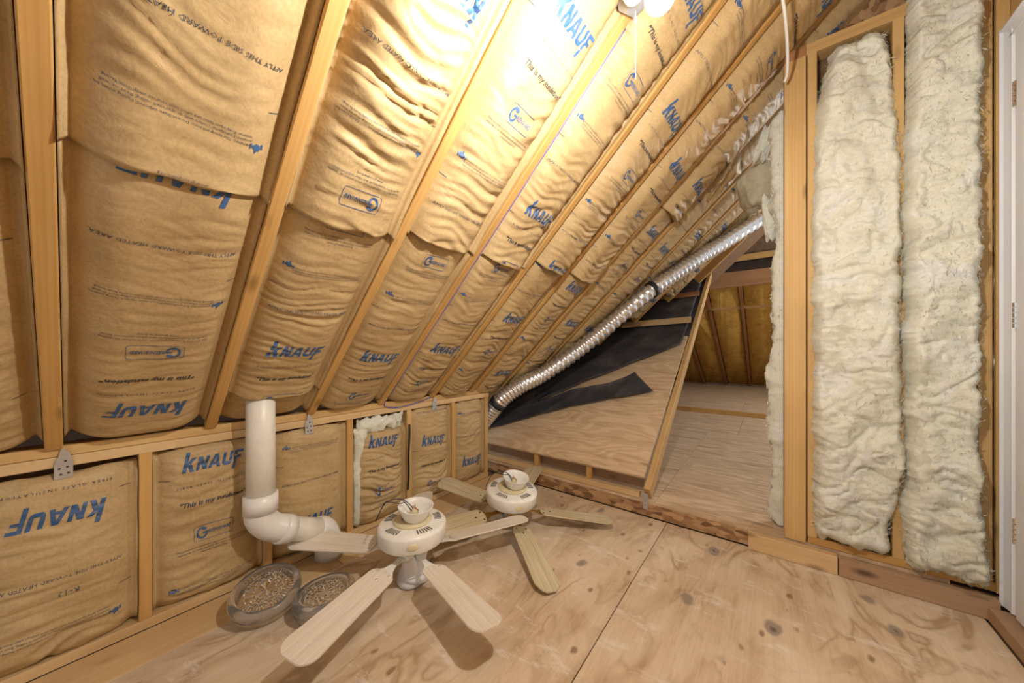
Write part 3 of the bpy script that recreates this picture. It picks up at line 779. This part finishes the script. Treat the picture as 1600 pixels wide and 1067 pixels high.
# hanging torn wool behind the post
def chunk(name, c, ax, ay, az, seed, label, mat, cat='insulation', amp=.25, n=26):
    V, Fc = [], []
    ax, ay, az = Vector(ax), Vector(ay), Vector(az); c = Vector(c)
    for j in range(n+1):
        ph = math.pi*j/n
        for i in range(2*n):
            th = math.pi*i/n
            d = Vector((math.sin(ph)*math.cos(th), math.sin(ph)*math.sin(th), math.cos(ph)))
            d = Vector([math.copysign(abs(q)**.55, q) for q in d])
            r = 1 + amp*N(d.x*1.6+seed, d.y*1.6, d.z*1.6) + amp*.45*N(d.x*4, d.y*4+seed, d.z*4) + amp*.2*N(d.x*11, d.y*11, d.z*11+seed)
            V.append(c + (ax*d.x + ay*d.y + az*d.z)*r)
    m2 = 2*n
    for j in range(n):
        for i in range(m2): Fc.append((j*m2+i, (j+1)*m2+i, (j+1)*m2+(i+1) % m2, j*m2+(i+1) % m2))
    return tag(mk(name, V, Fc, mat, None, True), label, cat)
chunk('torn_insulation', (2.85, .064, 2.20), (.02, -.10, .035), (.10, .02, 0), (.03, -.035, -.125), 71, 'dusty torn wool batt hanging over the top end of the foil duct', 'fiberglass_dusty', amp=.22)
chunk('torn_insulation', (2.66, .0, 1.93), (.02, -.035, 0), (.05, .0, 0), (.0, -.01, -.13), 73, 'small yellowish wool scrap against the back of the post', 'fiberglass', amp=.35)
chunk('torn_insulation', (2.62, .02, 2.40), (.02, -.04, .02), (.05, .0, 0), (.01, .03, -.09), 74, 'white wool tuft at the upper back edge of the post', 'fiberglass', amp=.45)
# yellow wool spilling from the crumpled knee wall batt
wf = lambda x, s, n: Vector((x, KV - n, s))
fluffy('spilled_insulation', wf, lerp_tab([(.0, 1.008, 1.045), (.45, 1.008, 1.05), (.60, 1.01, 1.10)]), .06, .63, .018, 81.0, 'yellow wool strip spilling along the left edge of the crumpled knee wall batt', fuzz=500, amp=.5)
fluffy('spilled_insulation', wf, lerp_tab([(.5, 1.04, 1.32), (.7, 1.02, 1.34)]), .595, .685, .022, 83.0, 'yellow wool tuft over the top of the crumpled knee wall batt', fuzz=500, amp=.5)

# far batts between the rafters at the end of the attic
for i, (va, vb) in enumerate(zip(FV[1:], FV)):
    ff = (lambda va, vb: lambda x, s, n: Fp((va+vb)/2 + x, s, -.005 - n*0 + .0 + (.05 - n)))(va, vb)
    w = vb-va-.055
    fluffy('amber_insulation_batt', ff, lerp_tab([(0, -w/2, w/2), (4, -w/2, w/2)]), .12, 3.88, .045, 90.0+i,
           ['amber wool batt at the far end of the attic, first bay beside the sloping timber', 'amber wool batt at the far end of the attic, second bay from the sloping timber', 'amber wool batt at the far end, third bay from the sloping timber',
            'amber wool batt at the far end, last bay next to the post', 'amber wool batt at the far end hidden mostly behind the post'][i], mat='fiberglass_amber', step=.03, fuzz=0, group='amber batts at the far end')
for (va, vb, lab) in ((.93, .42, 'pale lavender painted daylight strip at the foot of the far amber batts, middle bay'), (.38, -.10, 'pale lavender painted daylight strip at the foot of the far amber batts, right bay'), (1.9, 1.45, 'pale lavender painted daylight strip at the foot of the far amber batts, left bay')):
    V = []
    for i in range(13):
        v_ = va + (vb-va)*(i+.3)/12.6
        for t, n in ((-.02, -.03), (.12+.06*N(v_*9, 2), -.05+.02*N(v_*7, 5)), (.14, .02)):
            V.append(Fp(v_, t, n))
    o = mk('eave_daylight_strip', V, grid_faces(3, 13), 'lavender_daylight', None, True)  # strip coloured as daylight coming in at the eaves
    so = o.modifiers.new('thickness', 'SOLIDIFY'); so.thickness = .004
    tag(o, lab, 'foil')

# ================================================================== ROOFING FELT
def strip_felt(name, low, high, nx, ny, seed, lift, label, edge=.0):
    low = [Vector((*p, 0)) for p in low]; high = [Vector((*p, 0)) for p in high]
    def samp(P, t):
        L = [0]
        for a, b_ in zip(P, P[1:]): L.append(L[-1] + (b_-a).length)
        q = t*L[-1]
        for i in range(len(P)-1):
            if q <= L[i+1] + 1e-9: return P[i].lerp(P[i+1], (q-L[i])/max(L[i+1]-L[i], 1e-9))
        return P[-1]
    V = []
    for j in range(ny+1):
        for i in range(nx+1):
            t, r = i/nx, j/ny
            p = samp(low, t).lerp(samp(high, t), r)
            h = .006 + lift*(.5+.5*N(p.x*4+seed, p.y*4, seed)) + lift*.6*max(0, 1-abs(N(p.x*2.2+p.y*3.0, p.y*1.2-p.x*.4, seed+4))*4)
            h += edge*(max(0, 1-r*6)**2 + max(0, (r-.83)*6)**2*.5)
            V.append(Bp(p.x, p.y, h))
    o = mk(name, V, grid_faces(nx+1, ny+1, 0, True), 'felt', None, True)
    so = o.modifiers.new('thickness', 'SOLIDIFY'); so.thickness = .003; so.offset = 0
    return tag(o, label, 'roofing felt')
strip_felt('roofing_felt', [(2.42, 2.40), (2.62, 2.03), (3.06, 1.50), (3.40, 1.08), (3.68, .70)], [(2.75, 3.0), (3.4, 2.3), (4.2, 1.8), (4.9, 1.3), (5.3, .70)], 70, 40, 3.3, .025,
           'black roofing felt covering the lower roof behind the foil duct', edge=.02)
strip_felt('roofing_felt', [(2.40, 2.36), (2.47, 2.08), (2.79, 1.47), (2.97, 1.00), (3.06, .79)], [(2.56, 2.33), (2.70, 2.0), (3.00, 1.52), (3.13, 1.2), (3.27, 1.02)], 70, 26, 6.1, .022,
           'loose black felt flap lying folded on the pale plywood', edge=.02)

# ================================================================== FOIL DUCT
def cam_ray(x, y):
    dx = (x-800)/F_PX; dz = (HOR-y)/F_PX
    return Vector((math.cos(TH)+dx*math.sin(TH), math.sin(TH)-dx*math.cos(TH), dz))
DUCT = [(2.30, 2.12, .42), (2.31, 2.03, .52), (2.325, 1.89, .67), (2.43, 1.765, .785), (2.65, 1.655, .885), (2.885, 1.452, 1.085), (3.048, 1.204, 1.325), (3.19, .92, 1.60), (3.399, .725, 1.79), (3.602, .544, 1.965), (3.847, .36, 2.143), (4.20, .08, 2.41)]
duct = empty('foil_duct', DUCT[0])
tag(duct, 'ribbed silver foil flexible duct running up along the roof valley', 'duct')
dp = catmull(DUCT, 26)
def place_rel(root, vf): return [Vector(v) - root.location for v in vf[0]], vf[1]
NR = len(dp)
mk('duct_hose', *place_rel(duct, tube(dp, .07, 28, lambda i: .0685 + .0065*(1 if i % 4 < 2 else -.7) + .003*N(i*.31, 4.0))), 'duct_foil', duct, True)
for idx in (44, 189):
    seg = [dp[idx] + (dp[idx+1]-dp[idx-1]).normalized()*q for q in (-.022, -.02, .02, .022)]
    mk('tape_band', *place_rel(duct, tube(seg, .079, 28, lambda i: .079 if i in (1, 2) else .074)), 'tape_black', duct, True)

# ================================================================== WHITE PLASTIC PIPE
pipe = empty('drain_pipe', (.515, 1.83, .9))
tag(pipe, 'white plastic drain pipe coming through the ceiling batt and elbowing along the knee wall', 'pipe')
P0 = Vector((.515, 1.83, .98)); PE = Vector((.515, 1.83, .375)); PL = Vector((.785, 1.868, .162)); PF = Vector((.83, 1.87, .0))
mk('upright_pipe', *place_rel(pipe, tube([P0, P0*.5+PE*.5, PE + Vector((0, 0, .02))], .055, 32)), 'pvc', pipe, True)
el = catmull([PE + Vector((0, 0, .02)), PE - Vector((0, 0, .03)), PE + Vector((.035, .003, -.085)), PE + Vector((.10, .006, -.128))], 7)
mk('elbow', *place_rel(pipe, tube(el, .0605, 32)), 'pvc_fitting', pipe, True)
mk('coupling', *place_rel(pipe, tube([PE + Vector((0, 0, .075)), PE + Vector((0, 0, .0745)), PE + Vector((0, 0, -.005)), PE + Vector((0, 0, -.006))], .066, 32, lambda i: .0665 if i in (1, 2) else .056)), 'pvc_fitting', pipe, True)
a_ = el[-1]; dirn = (PL - a_).normalized()
mk('sloping_pipe', *place_rel(pipe, tube([a_ - dirn*.01, a_.lerp(PL, .5), PL], .0545, 32)), 'pvc', pipe, True)
mk('collar', *place_rel(pipe, tube([a_ - dirn*.03, a_ - dirn*.029, a_ + dirn*.02, a_ + dirn*.021], .066, 32, lambda i: .0655 if i in (1, 2) else .056)), 'pvc_fitting', pipe, True)
lw = catmull([PL - dirn*.02, PL + dirn*.02, Vector((PF.x-.004, PF.y, .10)), Vector((PF.x, PF.y, .06))], 7)
mk('elbow', *place_rel(pipe, tube(lw, .0615, 32)), 'pvc_fitting', pipe, True)
mk('floor_collar', *place_rel(pipe, tube([Vector((PF.x, PF.y, .085)), Vector((PF.x, PF.y, .084)), Vector((PF.x, PF.y, .0015)), Vector((PF.x, PF.y, .001))], .066, 32, lambda i: .067 if i in (1, 2) else .06)), 'pvc_fitting', pipe, True)

# ================================================================== CEILING FANS STANDING ON THE FLOOR
def blade_mesh(r0, r1, w0, w1, tip):
    out = []
    for i in range(9):                                  # rounded root
        a = math.pi/2 + math.pi*i/8; out.append((r0+.035 + .035*math.cos(a), (w0/2)*math.sin(a)))
    out.append((r1-.05, -w1/2))
    if tip == 'round':
        for i in range(1, 7): a = -math.pi/2 + math.pi/2*i/7; out.append((r1-.05+.05*math.cos(a), -w1/2+.05+.05*math.sin(a)))
        for i in range(1, 7): a = math.pi/2*i/7; out.append((r1-.05+.05*math.cos(a), w1/2-.05+.05*math.sin(a)))
        out.append((r1-.05, w1/2))
    else:
        out += [(r1-.012, -w1/2+.022), (r1, -w1/2+.045), (r1-.006, w1/2-.04), (r1-.045, w1/2)]
    return slab(out, -.003, .003)
def fan(name, label, loc, angles, RL, bladez, mat, tip, tilt, shade_a, kit, pitch, droop=(0, 0, 0, 0, 0)):
    root = empty(name, loc); tag(root, label, 'ceiling fan', 'old ceiling fans on the attic floor')
    root.rotation_mode = 'XYZ'; root.rotation_euler = tilt
    z0 = bladez + .040
    mh = mk('motor_housing', *lathe([(0, z0), (.085, z0), (.125, z0+.001), (.148, z0+.006), (.155, z0+.014), (.1575, z0+.069), (.157, z0+.074), (.1535, z0+.079), (.147, z0+.0845), (.138, z0+.0875), (.098, z0+.0895), (0, z0+.090)], 56), 'fan_enamel', root, True)
    zt = z0+.0885
    sm = None
    for g in range(5):
        for q in range(6):
            a = 2*math.pi*g/5 + .75 + (q-2.5)*.10
            if sm is None:
                so = mk('vent_slot', *aabb(-.017, .017, -.0028, .0028, -.0008, .0014), 'slot_dark', mh); sm = so.data
            else:
                so = bpy.data.objects.new('vent_slot', sm); COL.objects.link(so); so.parent = mh
            so.location = (.117*math.cos(a), .117*math.sin(a), zt); so.rotation_euler = (0, 0, a)
    for a in (-2.2, -.3, 1.6):
        bm_ = mk('badge', *xf(lathe([(0, .0035), (.012, .0035), (.019, .002), (.021, 0)], 20), Matrix.Translation((.157*math.cos(a), .157*math.sin(a), z0+.045)) @ Matrix.Rotation(a, 4, 'Z') @ Matrix.Rotation(math.pi/2, 4, 'Y') @ Matrix.Diagonal((.75, 1.2, 1, 1))), 'fan_trim', mh, True)
    mk('collar_ring', *lathe([(.050, zt), (.088, zt+.001), (.088, zt+.009), (.082, zt+.012), (.050, zt+.012)], 40), 'fan_trim', root, True)
    # upturned canopy bowl
    cz = zt+.012
    cn = mk('canopy', *xf(lathe([(0, cz), (.040, cz), (.052, cz+.008), (.064, cz+.030), (.072, cz+.052), (.080, cz+.066), (.082, cz+.070), (.078, cz+.070), (.068, cz+.052), (.060, cz+.032), (.047, cz+.014), (0, cz+.011)], 44), Matrix.Translation((0, .004, 0)) @ Matrix.Rotation(.08, 4, 'X')), 'fan_enamel', root, True)
    mk('hanger_ball', *xf(lathe([(0, .02), (.012, .018), (.018, .008), (.018, -.004), (0, -.012)], 18), Matrix.Translation((.012, 0, cz+.024))), 'fan_trim', cn, True)
    for w_, (wm, pts) in enumerate((('wire_black', [(.01, .0, cz+.03), (.0, .03, cz+.06), (-.03, .06, cz+.085), (-.085, .085, cz+.083), (-.10, .095, cz+.06), (-.125, .11, cz+.0)]),
                                  ('wire_black', [(.0, .0, cz+.03), (-.03, .02, cz+.078), (-.055, .02, cz+.082), (-.09, .075, cz+.088), (-.098, .085, cz+.07)]),
                                  ('wire_red', [(.0, -.01, cz+.02), (.012, .01, cz+.045), (-.004, -.006, cz+.058), (.02, -.02, cz+.035)]),
                                  ('wire_white', [(.02, .0, cz+.02), (.03, .02, cz+.05), (.01, -.02, cz+.05)]))):
        mk('wire', *tube(catmull(pts, 6), .0022, 6), wm, root, True)
    mk('lower_hub', *lathe([(0, z0-.055), (.045, z0-.054), (.066, z0-.035), (.074, z0-.012), (.076, z0+.001), (0, z0+.002)], 32), kit, root, True)
    bd, scr = None, None
    for i, a in enumerate(angles):
        M = Matrix.Rotation(a, 4, 'Z') @ Matrix.Translation((0, 0, bladez)) @ Matrix.Rotation(droop[i], 4, 'Y') @ Matrix.Rotation(pitch, 4, 'X')
        if bd is None: bo_ = mk('blade', *blade_mesh(.185, RL, .112, .135, tip), mat, root); bd = bo_.data
        else:
            bo_ = bpy.data.objects.new('blade', bd); COL.objects.link(bo_); bo_.parent = root
        bo_.matrix_basis = M
        for (x, y) in ((.205, .030), (.205, -.030), (.245, .0)):
            if scr is None: s_ = mk('screw', *lathe([(.0055, .003), (.0050, .0048), (0, .0056)], 10), 'screw' if tip == 'round' else 'black_metal', bo_, True); scr = s_.data
            else:
                s_ = bpy.data.objects.new('screw', scr); COL.objects.link(s_); s_.parent = bo_
            s_.location = (x, y, 0)
        ir = slab([(.07, -.016), (.13, -.011), (.17, -.022), (.20, -.045), (.23, -.04), (.262, 0), (.23, .04), (.20, .045), (.17, .022), (.13, .011), (.07, .016)], -.0085, -.0035)
        io = mk('blade_iron', *ir, 'fan_enamel' if kit != 'brass' else 'brass', root); io.matrix_basis = M
    # light kit with flared glass shades
    big = kit != 'brass'
    for a in shade_a:
        M = Matrix.Rotation(a, 4, 'Z') @ Matrix.Translation((.055, 0, z0-.030 if big else z0-.034)) @ Matrix.Rotation(math.radians(-160 if big else -135), 4, 'Y')
        lk = mk('socket', *xf(lathe([(0, -.012), (.019, -.010), (.021, .004), (.030, .012), (.030, .030), (0, .031)], 20), M), kit, root, True)
        h, rr = (.148, .072) if big else (.115, .058)
        pr = [(rr*.36, .018), (rr*.38, h*.22), (rr*.43, h*.42), (rr*.52, h*.62), (rr*.68, h*.82), (rr*.84, h*.93), (rr, h), (rr*.97, h+.001), (rr*.80, h*.92), (rr*.64, h*.81), (rr*.48, h*.61), (rr*.39, h*.40), (rr*.33, .02)]
        mk('glass_shade', *xf(lathe(pr, 32), M), 'frosted_glass', root, True)
    return root
R_ = math.radians
fan('ceiling_fan', 'nearer ceiling fan with whitewashed blades standing on its glass shades', (.985, 1.355, .0), [R_(q) for q in (198.5, 258.5, 335, 48, 121)], .622, .158, 'blade_white', 'round', (0, 0, 0),
    [R_(q) for q in (205, 325, 85)], 'fan_enamel', R_(-11))
fan('ceiling_fan', 'farther ceiling fan tipped towards the camera, with greenish oak blades and brass fittings', (1.665, 1.30, 0), [R_(q) for q in (235, 305, 19, 92, 162)], .635, .120, 'blade_oak', 'clip', (R_(7), R_(-2), 0),
    [R_(q) for q in (45, 135, 225, 315)], 'brass', R_(-11), (R_(2.5), R_(2), 0, R_(5), 0))

# ================================================================== PRESSED-GLASS LIGHT COVERS
def glass_cover(loc, rot, r, label):
    root = empty('glass_light_cover', loc); root.rotation_euler = rot
    tag(root, label, 'light cover', 'pressed-glass light covers on the floor')
    h = .085
    mk('bowl', *lathe([(r*.80, .002), (r*.80, .0), (r*.84, .0), (r*.90, .020), (r*.975, .044), (r, .060), (r*.985, .072), (r*.93, .082), (r*.86, h), (r*.80, h-.001), (r*.78, h-.008), (r*.80, h-.012), (r*.92, .068), (r*.955, .058), (r*.93, .044), (r*.86, .02), (r*.80, .002)], 64), 'hazy_glass', root, True)
    V, n, mrad = [], 96, 22
    for j in range(mrad+1):
        rr = r*.79*j/mrad
        for k in range(n):
            a = 2*math.pi*k/n
            z = h-.014
            t = j/mrad
            if t < .34: z += .007*abs(math.cos(4*a))*t/.34*1.2
            elif t < .74: z += .006*abs(math.sin(8*a+ (8*t)))*abs(math.sin(10*t*math.pi/1.2)) + .003*abs(math.cos(16*a))
            else: z += .0045*(1 if k % 2 else 0)*(1-t)/.26*1.5 + .002
            V.append((rr*math.cos(a), rr*math.sin(a), z))
    top = len(V)
    V += [(x, y, h-.022) for x, y, z in V]
    Fc = []
    for j in range(mrad):
        for k in range(n):
            q = (j*n+k, j*n+(k+1) % n, (j+1)*n+(k+1) % n, (j+1)*n+k)
            Fc.append(q); Fc.append(tuple(top+i for i in reversed(q)))
    for k in range(n): Fc.append((mrad*n+k, mrad*n+(k+1) % n, top+mrad*n+(k+1) % n, top+mrad*n+k))
    mk('star_pattern_face', V, Fc, 'clear_glass', root)
    # ribbed skirt
    V, Fc = [], []
    for k in range(128):
        a = 2*math.pi*k/128; q = 1.0 + (.012 if k % 2 else 0)
        V += [(r*.855*q*math.cos(a), r*.855*q*math.sin(a), .004), (r*.965*q*math.cos(a), r*.965*q*math.sin(a), .042)]
    for k in range(128): Fc.append((2*k, 2*((k+1) % 128), 2*((k+1) % 128)+1, 2*k+1))
    mk('ribbed_skirt', V, Fc, 'clear_glass', root)
    return root
glass_cover((.500, 1.700, .026), (R_(12), R_(-12), R_(20)), .128, 'round pressed-glass light cover tilted against the knee wall plate, left one')
glass_cover((.648, 1.490, .006), (R_(-3), R_(2), R_(70)), .120, 'round pressed-glass light cover half under the nearer fan blade')

# ================================================================== BULB FIXTURE, CHAIN, CABLES
fx = empty('bulb_fixture', A(1.177, 2.17, 0)); tag(fx, 'bare twin bulb holder with pull chain screwed to a rafter', 'light fixture')
def at_ray(x, y, d): return Vector((0, 0, H)) + cam_ray(x, y)*d
bl = at_ray(1031, -5, .70); bo2 = at_ray(990, -12, 1.03)
def rod(a, b_, r, n=16): return tube([a, Vector(a).lerp(Vector(b_), .5), b_], r, n)
jb = A(1.177, 2.24, .02)
mk('junction_box', *place_rel(fx, tube([A(1.12, 2.20, .0), A(1.12, 2.20, .001), A(1.12, 2.20, .045), A(1.12, 2.20, .046)], .05, 8, lambda i: .05 if i in (1, 2) else .045)), 'zinc', fx)
nrm = A(0, 0, 1) - A(0, 0, 0)
c0 = A(1.13, 2.27, .046)
mk('porcelain_base', *place_rel(fx, tube([c0, c0 + nrm*.01, c0 + nrm*.03, c0 + nrm*.031], .06, 24, lambda i: (.060, .060, .045, .040)[i])), 'fan_enamel', fx, True)
def bulb(c, frm, mat, r, nm):
    ax = (c - frm).normalized(); zq = Vector((0, 0, 1)).rotation_difference(ax).to_matrix().to_4x4()
    pr = [(.013, -.068), (.014, -.05), (.018, -.038), (.026, -.022), (r*.97, -.006), (r, .004), (r*.9, r*.45), (r*.62, r*.80), (r*.3, r*.97), (0, r)]
    M = Matrix.Translation(c) @ zq
    return mk(nm, *place_rel(fx, xf(lathe(pr, 24), M)), mat, fx, True)
def socket(c, frm):
    ax = (c - frm).normalized()
    mk('socket', *place_rel(fx, tube([c - ax*.125, c - ax*.12, c - ax*.062, c - ax*.058], .02, 18, lambda i: (.018, .021, .021, .017)[i])), 'fan_enamel', fx, True)
s1_ = c0 + nrm*.03
hk = bl + Vector((.02, -.03, .40))
bulb(bl, hk, 'bulb_lit', .0295, 'lit_bulb'); socket(bl, hk)
mk('pendant_cord', *place_rel(fx, tube(catmull([bl + (hk-bl)*.30, hk, A(hk.x+.06, (KV-hk.y)/CA, .0), A(1.14, 2.42, .01), c0], 6), .004, 8)), 'wire_white', fx, True)
bulb(bo2, s1_, 'bulb_off', .032, 'unlit_bulb'); socket(bo2, s1_)
ct = at_ray(993, 18, 1.02); cbm = Vector((ct.x, ct.y, ct.z - .205))
pcn = mk('pull_chain', *place_rel(fx, tube([ct, ct.lerp(cbm, .5), cbm], .0008, 6)), 'wire_white', fx)
mk('chain_joint', *place_rel(fx, xf(lathe([(0, -.008), (.004, -.006), (.004, .006), (0, .008)], 10), Matrix.Translation(ct.lerp(cbm, .12)))), 'wire_white', pcn, True)

ua = raf(3) + .0215
pts = [A(ua, 2.15 - q*2.13/24, -.004 + .003*N(q*.9, 3)) for q in range(25)] + [Vector((ua+.02, 1.944, .735)), Vector((ua+.12, 1.944, .722)), Vector((ua+.26, 1.945, .735)), Vector((ua+.385, 1.944, .765))]
tag(mk('violet_cable', *tube(catmull(pts, 3), .0038, 8), 'cable_violet', None, True), 'thin violet cable stapled down the side of a rafter', 'cable')
w0 = at_ray(1219, -25, 1.40)
pts = [w0, at_ray(1226, 20, 1.47), at_ray(1230, 70, 1.58), at_ray(1230, 112, 1.68), at_ray(1226, 128, 1.72)]
tag(mk('power_cable', *tube(catmull(pts, 6), .0065, 8), 'wire_white', None, True), 'white cord hanging down beside the top of the post', 'cable')
pts = [Vector((1.375, 1.925, .60)), Vector((1.37, 1.918, .52)), Vector((1.365, 1.922, .40)), Vector((1.372, 1.93, .28)), Vector((1.37, 1.935, .16))]
tag(mk('dark_cable', *tube(catmull(pts, 6), .007, 8), 'wire_black', None, True), 'dark cable down the right side of the crumpled knee wall batt', 'cable')

# galvanised ties between rafters and top plate
def tie(u, label, flip=1):
    root = empty('metal_tie', (u, 1.944, .70)); tag(root, label, 'metal tie', 'galvanised rafter ties on the knee wall')
    pl = slab([(-.020, -.045), (.020, -.045), (.020, .012), (.012, .045), (-.004, .062), (-.012, .030), (-.020, .012)], -.001, .001)
    mk('plate', *xf(pl, Matrix.Rotation(math.pi/2, 4, 'X')), 'zinc', root)
    for x, z in ((-.009, -.01), (.008, -.006), (-.006, -.030), (.010, -.028), (.004, .015)):
        mk('nail', *xf(lathe([(.0035, 0), (.003, .0014), (0, .002)], 8), Matrix.Translation((x, -.001, z)) @ Matrix.Rotation(math.pi/2, 4, 'X')), 'black_metal', root, True)
tie(raf(0) + .02, 'galvanised metal tie at the foot of the leftmost rafter')
tie(raf(2) - .01, 'galvanised metal tie above the second stud bay right of the pipe')
tie(raf(4) + .02, 'small galvanised metal tie near the free end of the knee wall')
root = tag(empty('metal_tie', (2.308, .655, .10)), 'bent metal tie at the foot of the sloping edge timber', 'metal tie', 'galvanised rafter ties on the knee wall')
mk('plate', *aabb(-.001, .001, -.016, .016, -.055, .05), 'zinc', root)
mk('nail', *xf(lathe([(.0035, 0), (.003, .0014), (0, .002)], 8), Matrix.Translation((-.001, .004, -.03)) @ Matrix.Rotation(-math.pi/2, 4, 'Y')), 'black_metal', root, True)

# added bare bulb, out of view beyond the stud wall, brightens the far attic
fb = empty('added_lamp', (6.2, -2.3, 2.5)); tag(fb, 'added out-of-view bulb lighting the far part of the attic from behind the stud wall', 'light fixture')
mk('lamp_holder', *lathe([(0, .12), (.05, .12), (.05, .10), (.03, .085), (.02, .06), (.018, .04), (0, .04)], 24), 'fan_enamel', fb, True)
m, nt, b = newmat('added_bulb_lit')
b.inputs['Emission Color'].default_value = (1.0, 0.98, 0.95, 1); b.inputs['Emission Strength'].default_value = BULB*FAR
mk('bulb', *lathe([(.016, .045), (.02, .03), (.030, .012), (.032, 0), (.028, -.016), (.015, -.029), (0, -.032)], 24), 'added_bulb_lit', fb, True)
board('hanger_post', (0, 0, .12), (0, 0, .945), .04, .04, (1, 0, 0), 'stud_wood', fb)

# torn paper flap sticking out of the batts near the post
V, n = [], 14
for j in range(n+1):
    for i in range(n+1):
        a, q = i/n, j/n
        wdt = .20*(1-.75*q)
        p = A(2.66 + (a-.35)*wdt + .05*q, 2.36 - .24*q, .055 + .03*abs(a-.45)*3*(1-q*.4) + .05*q + .018*N(a*4, q*4, 3) + .012*N(a*9, q*9, 5))
        V.append(p)
tf = mk('paper_flap', V, grid_faces(n+1, n+1), 'kraft', None, True)
so = tf.modifiers.new('thickness', 'SOLIDIFY'); so.thickness = .0015
tag(tf, 'torn pointed kraft paper flap hanging from the batts left of the post top', 'paper')
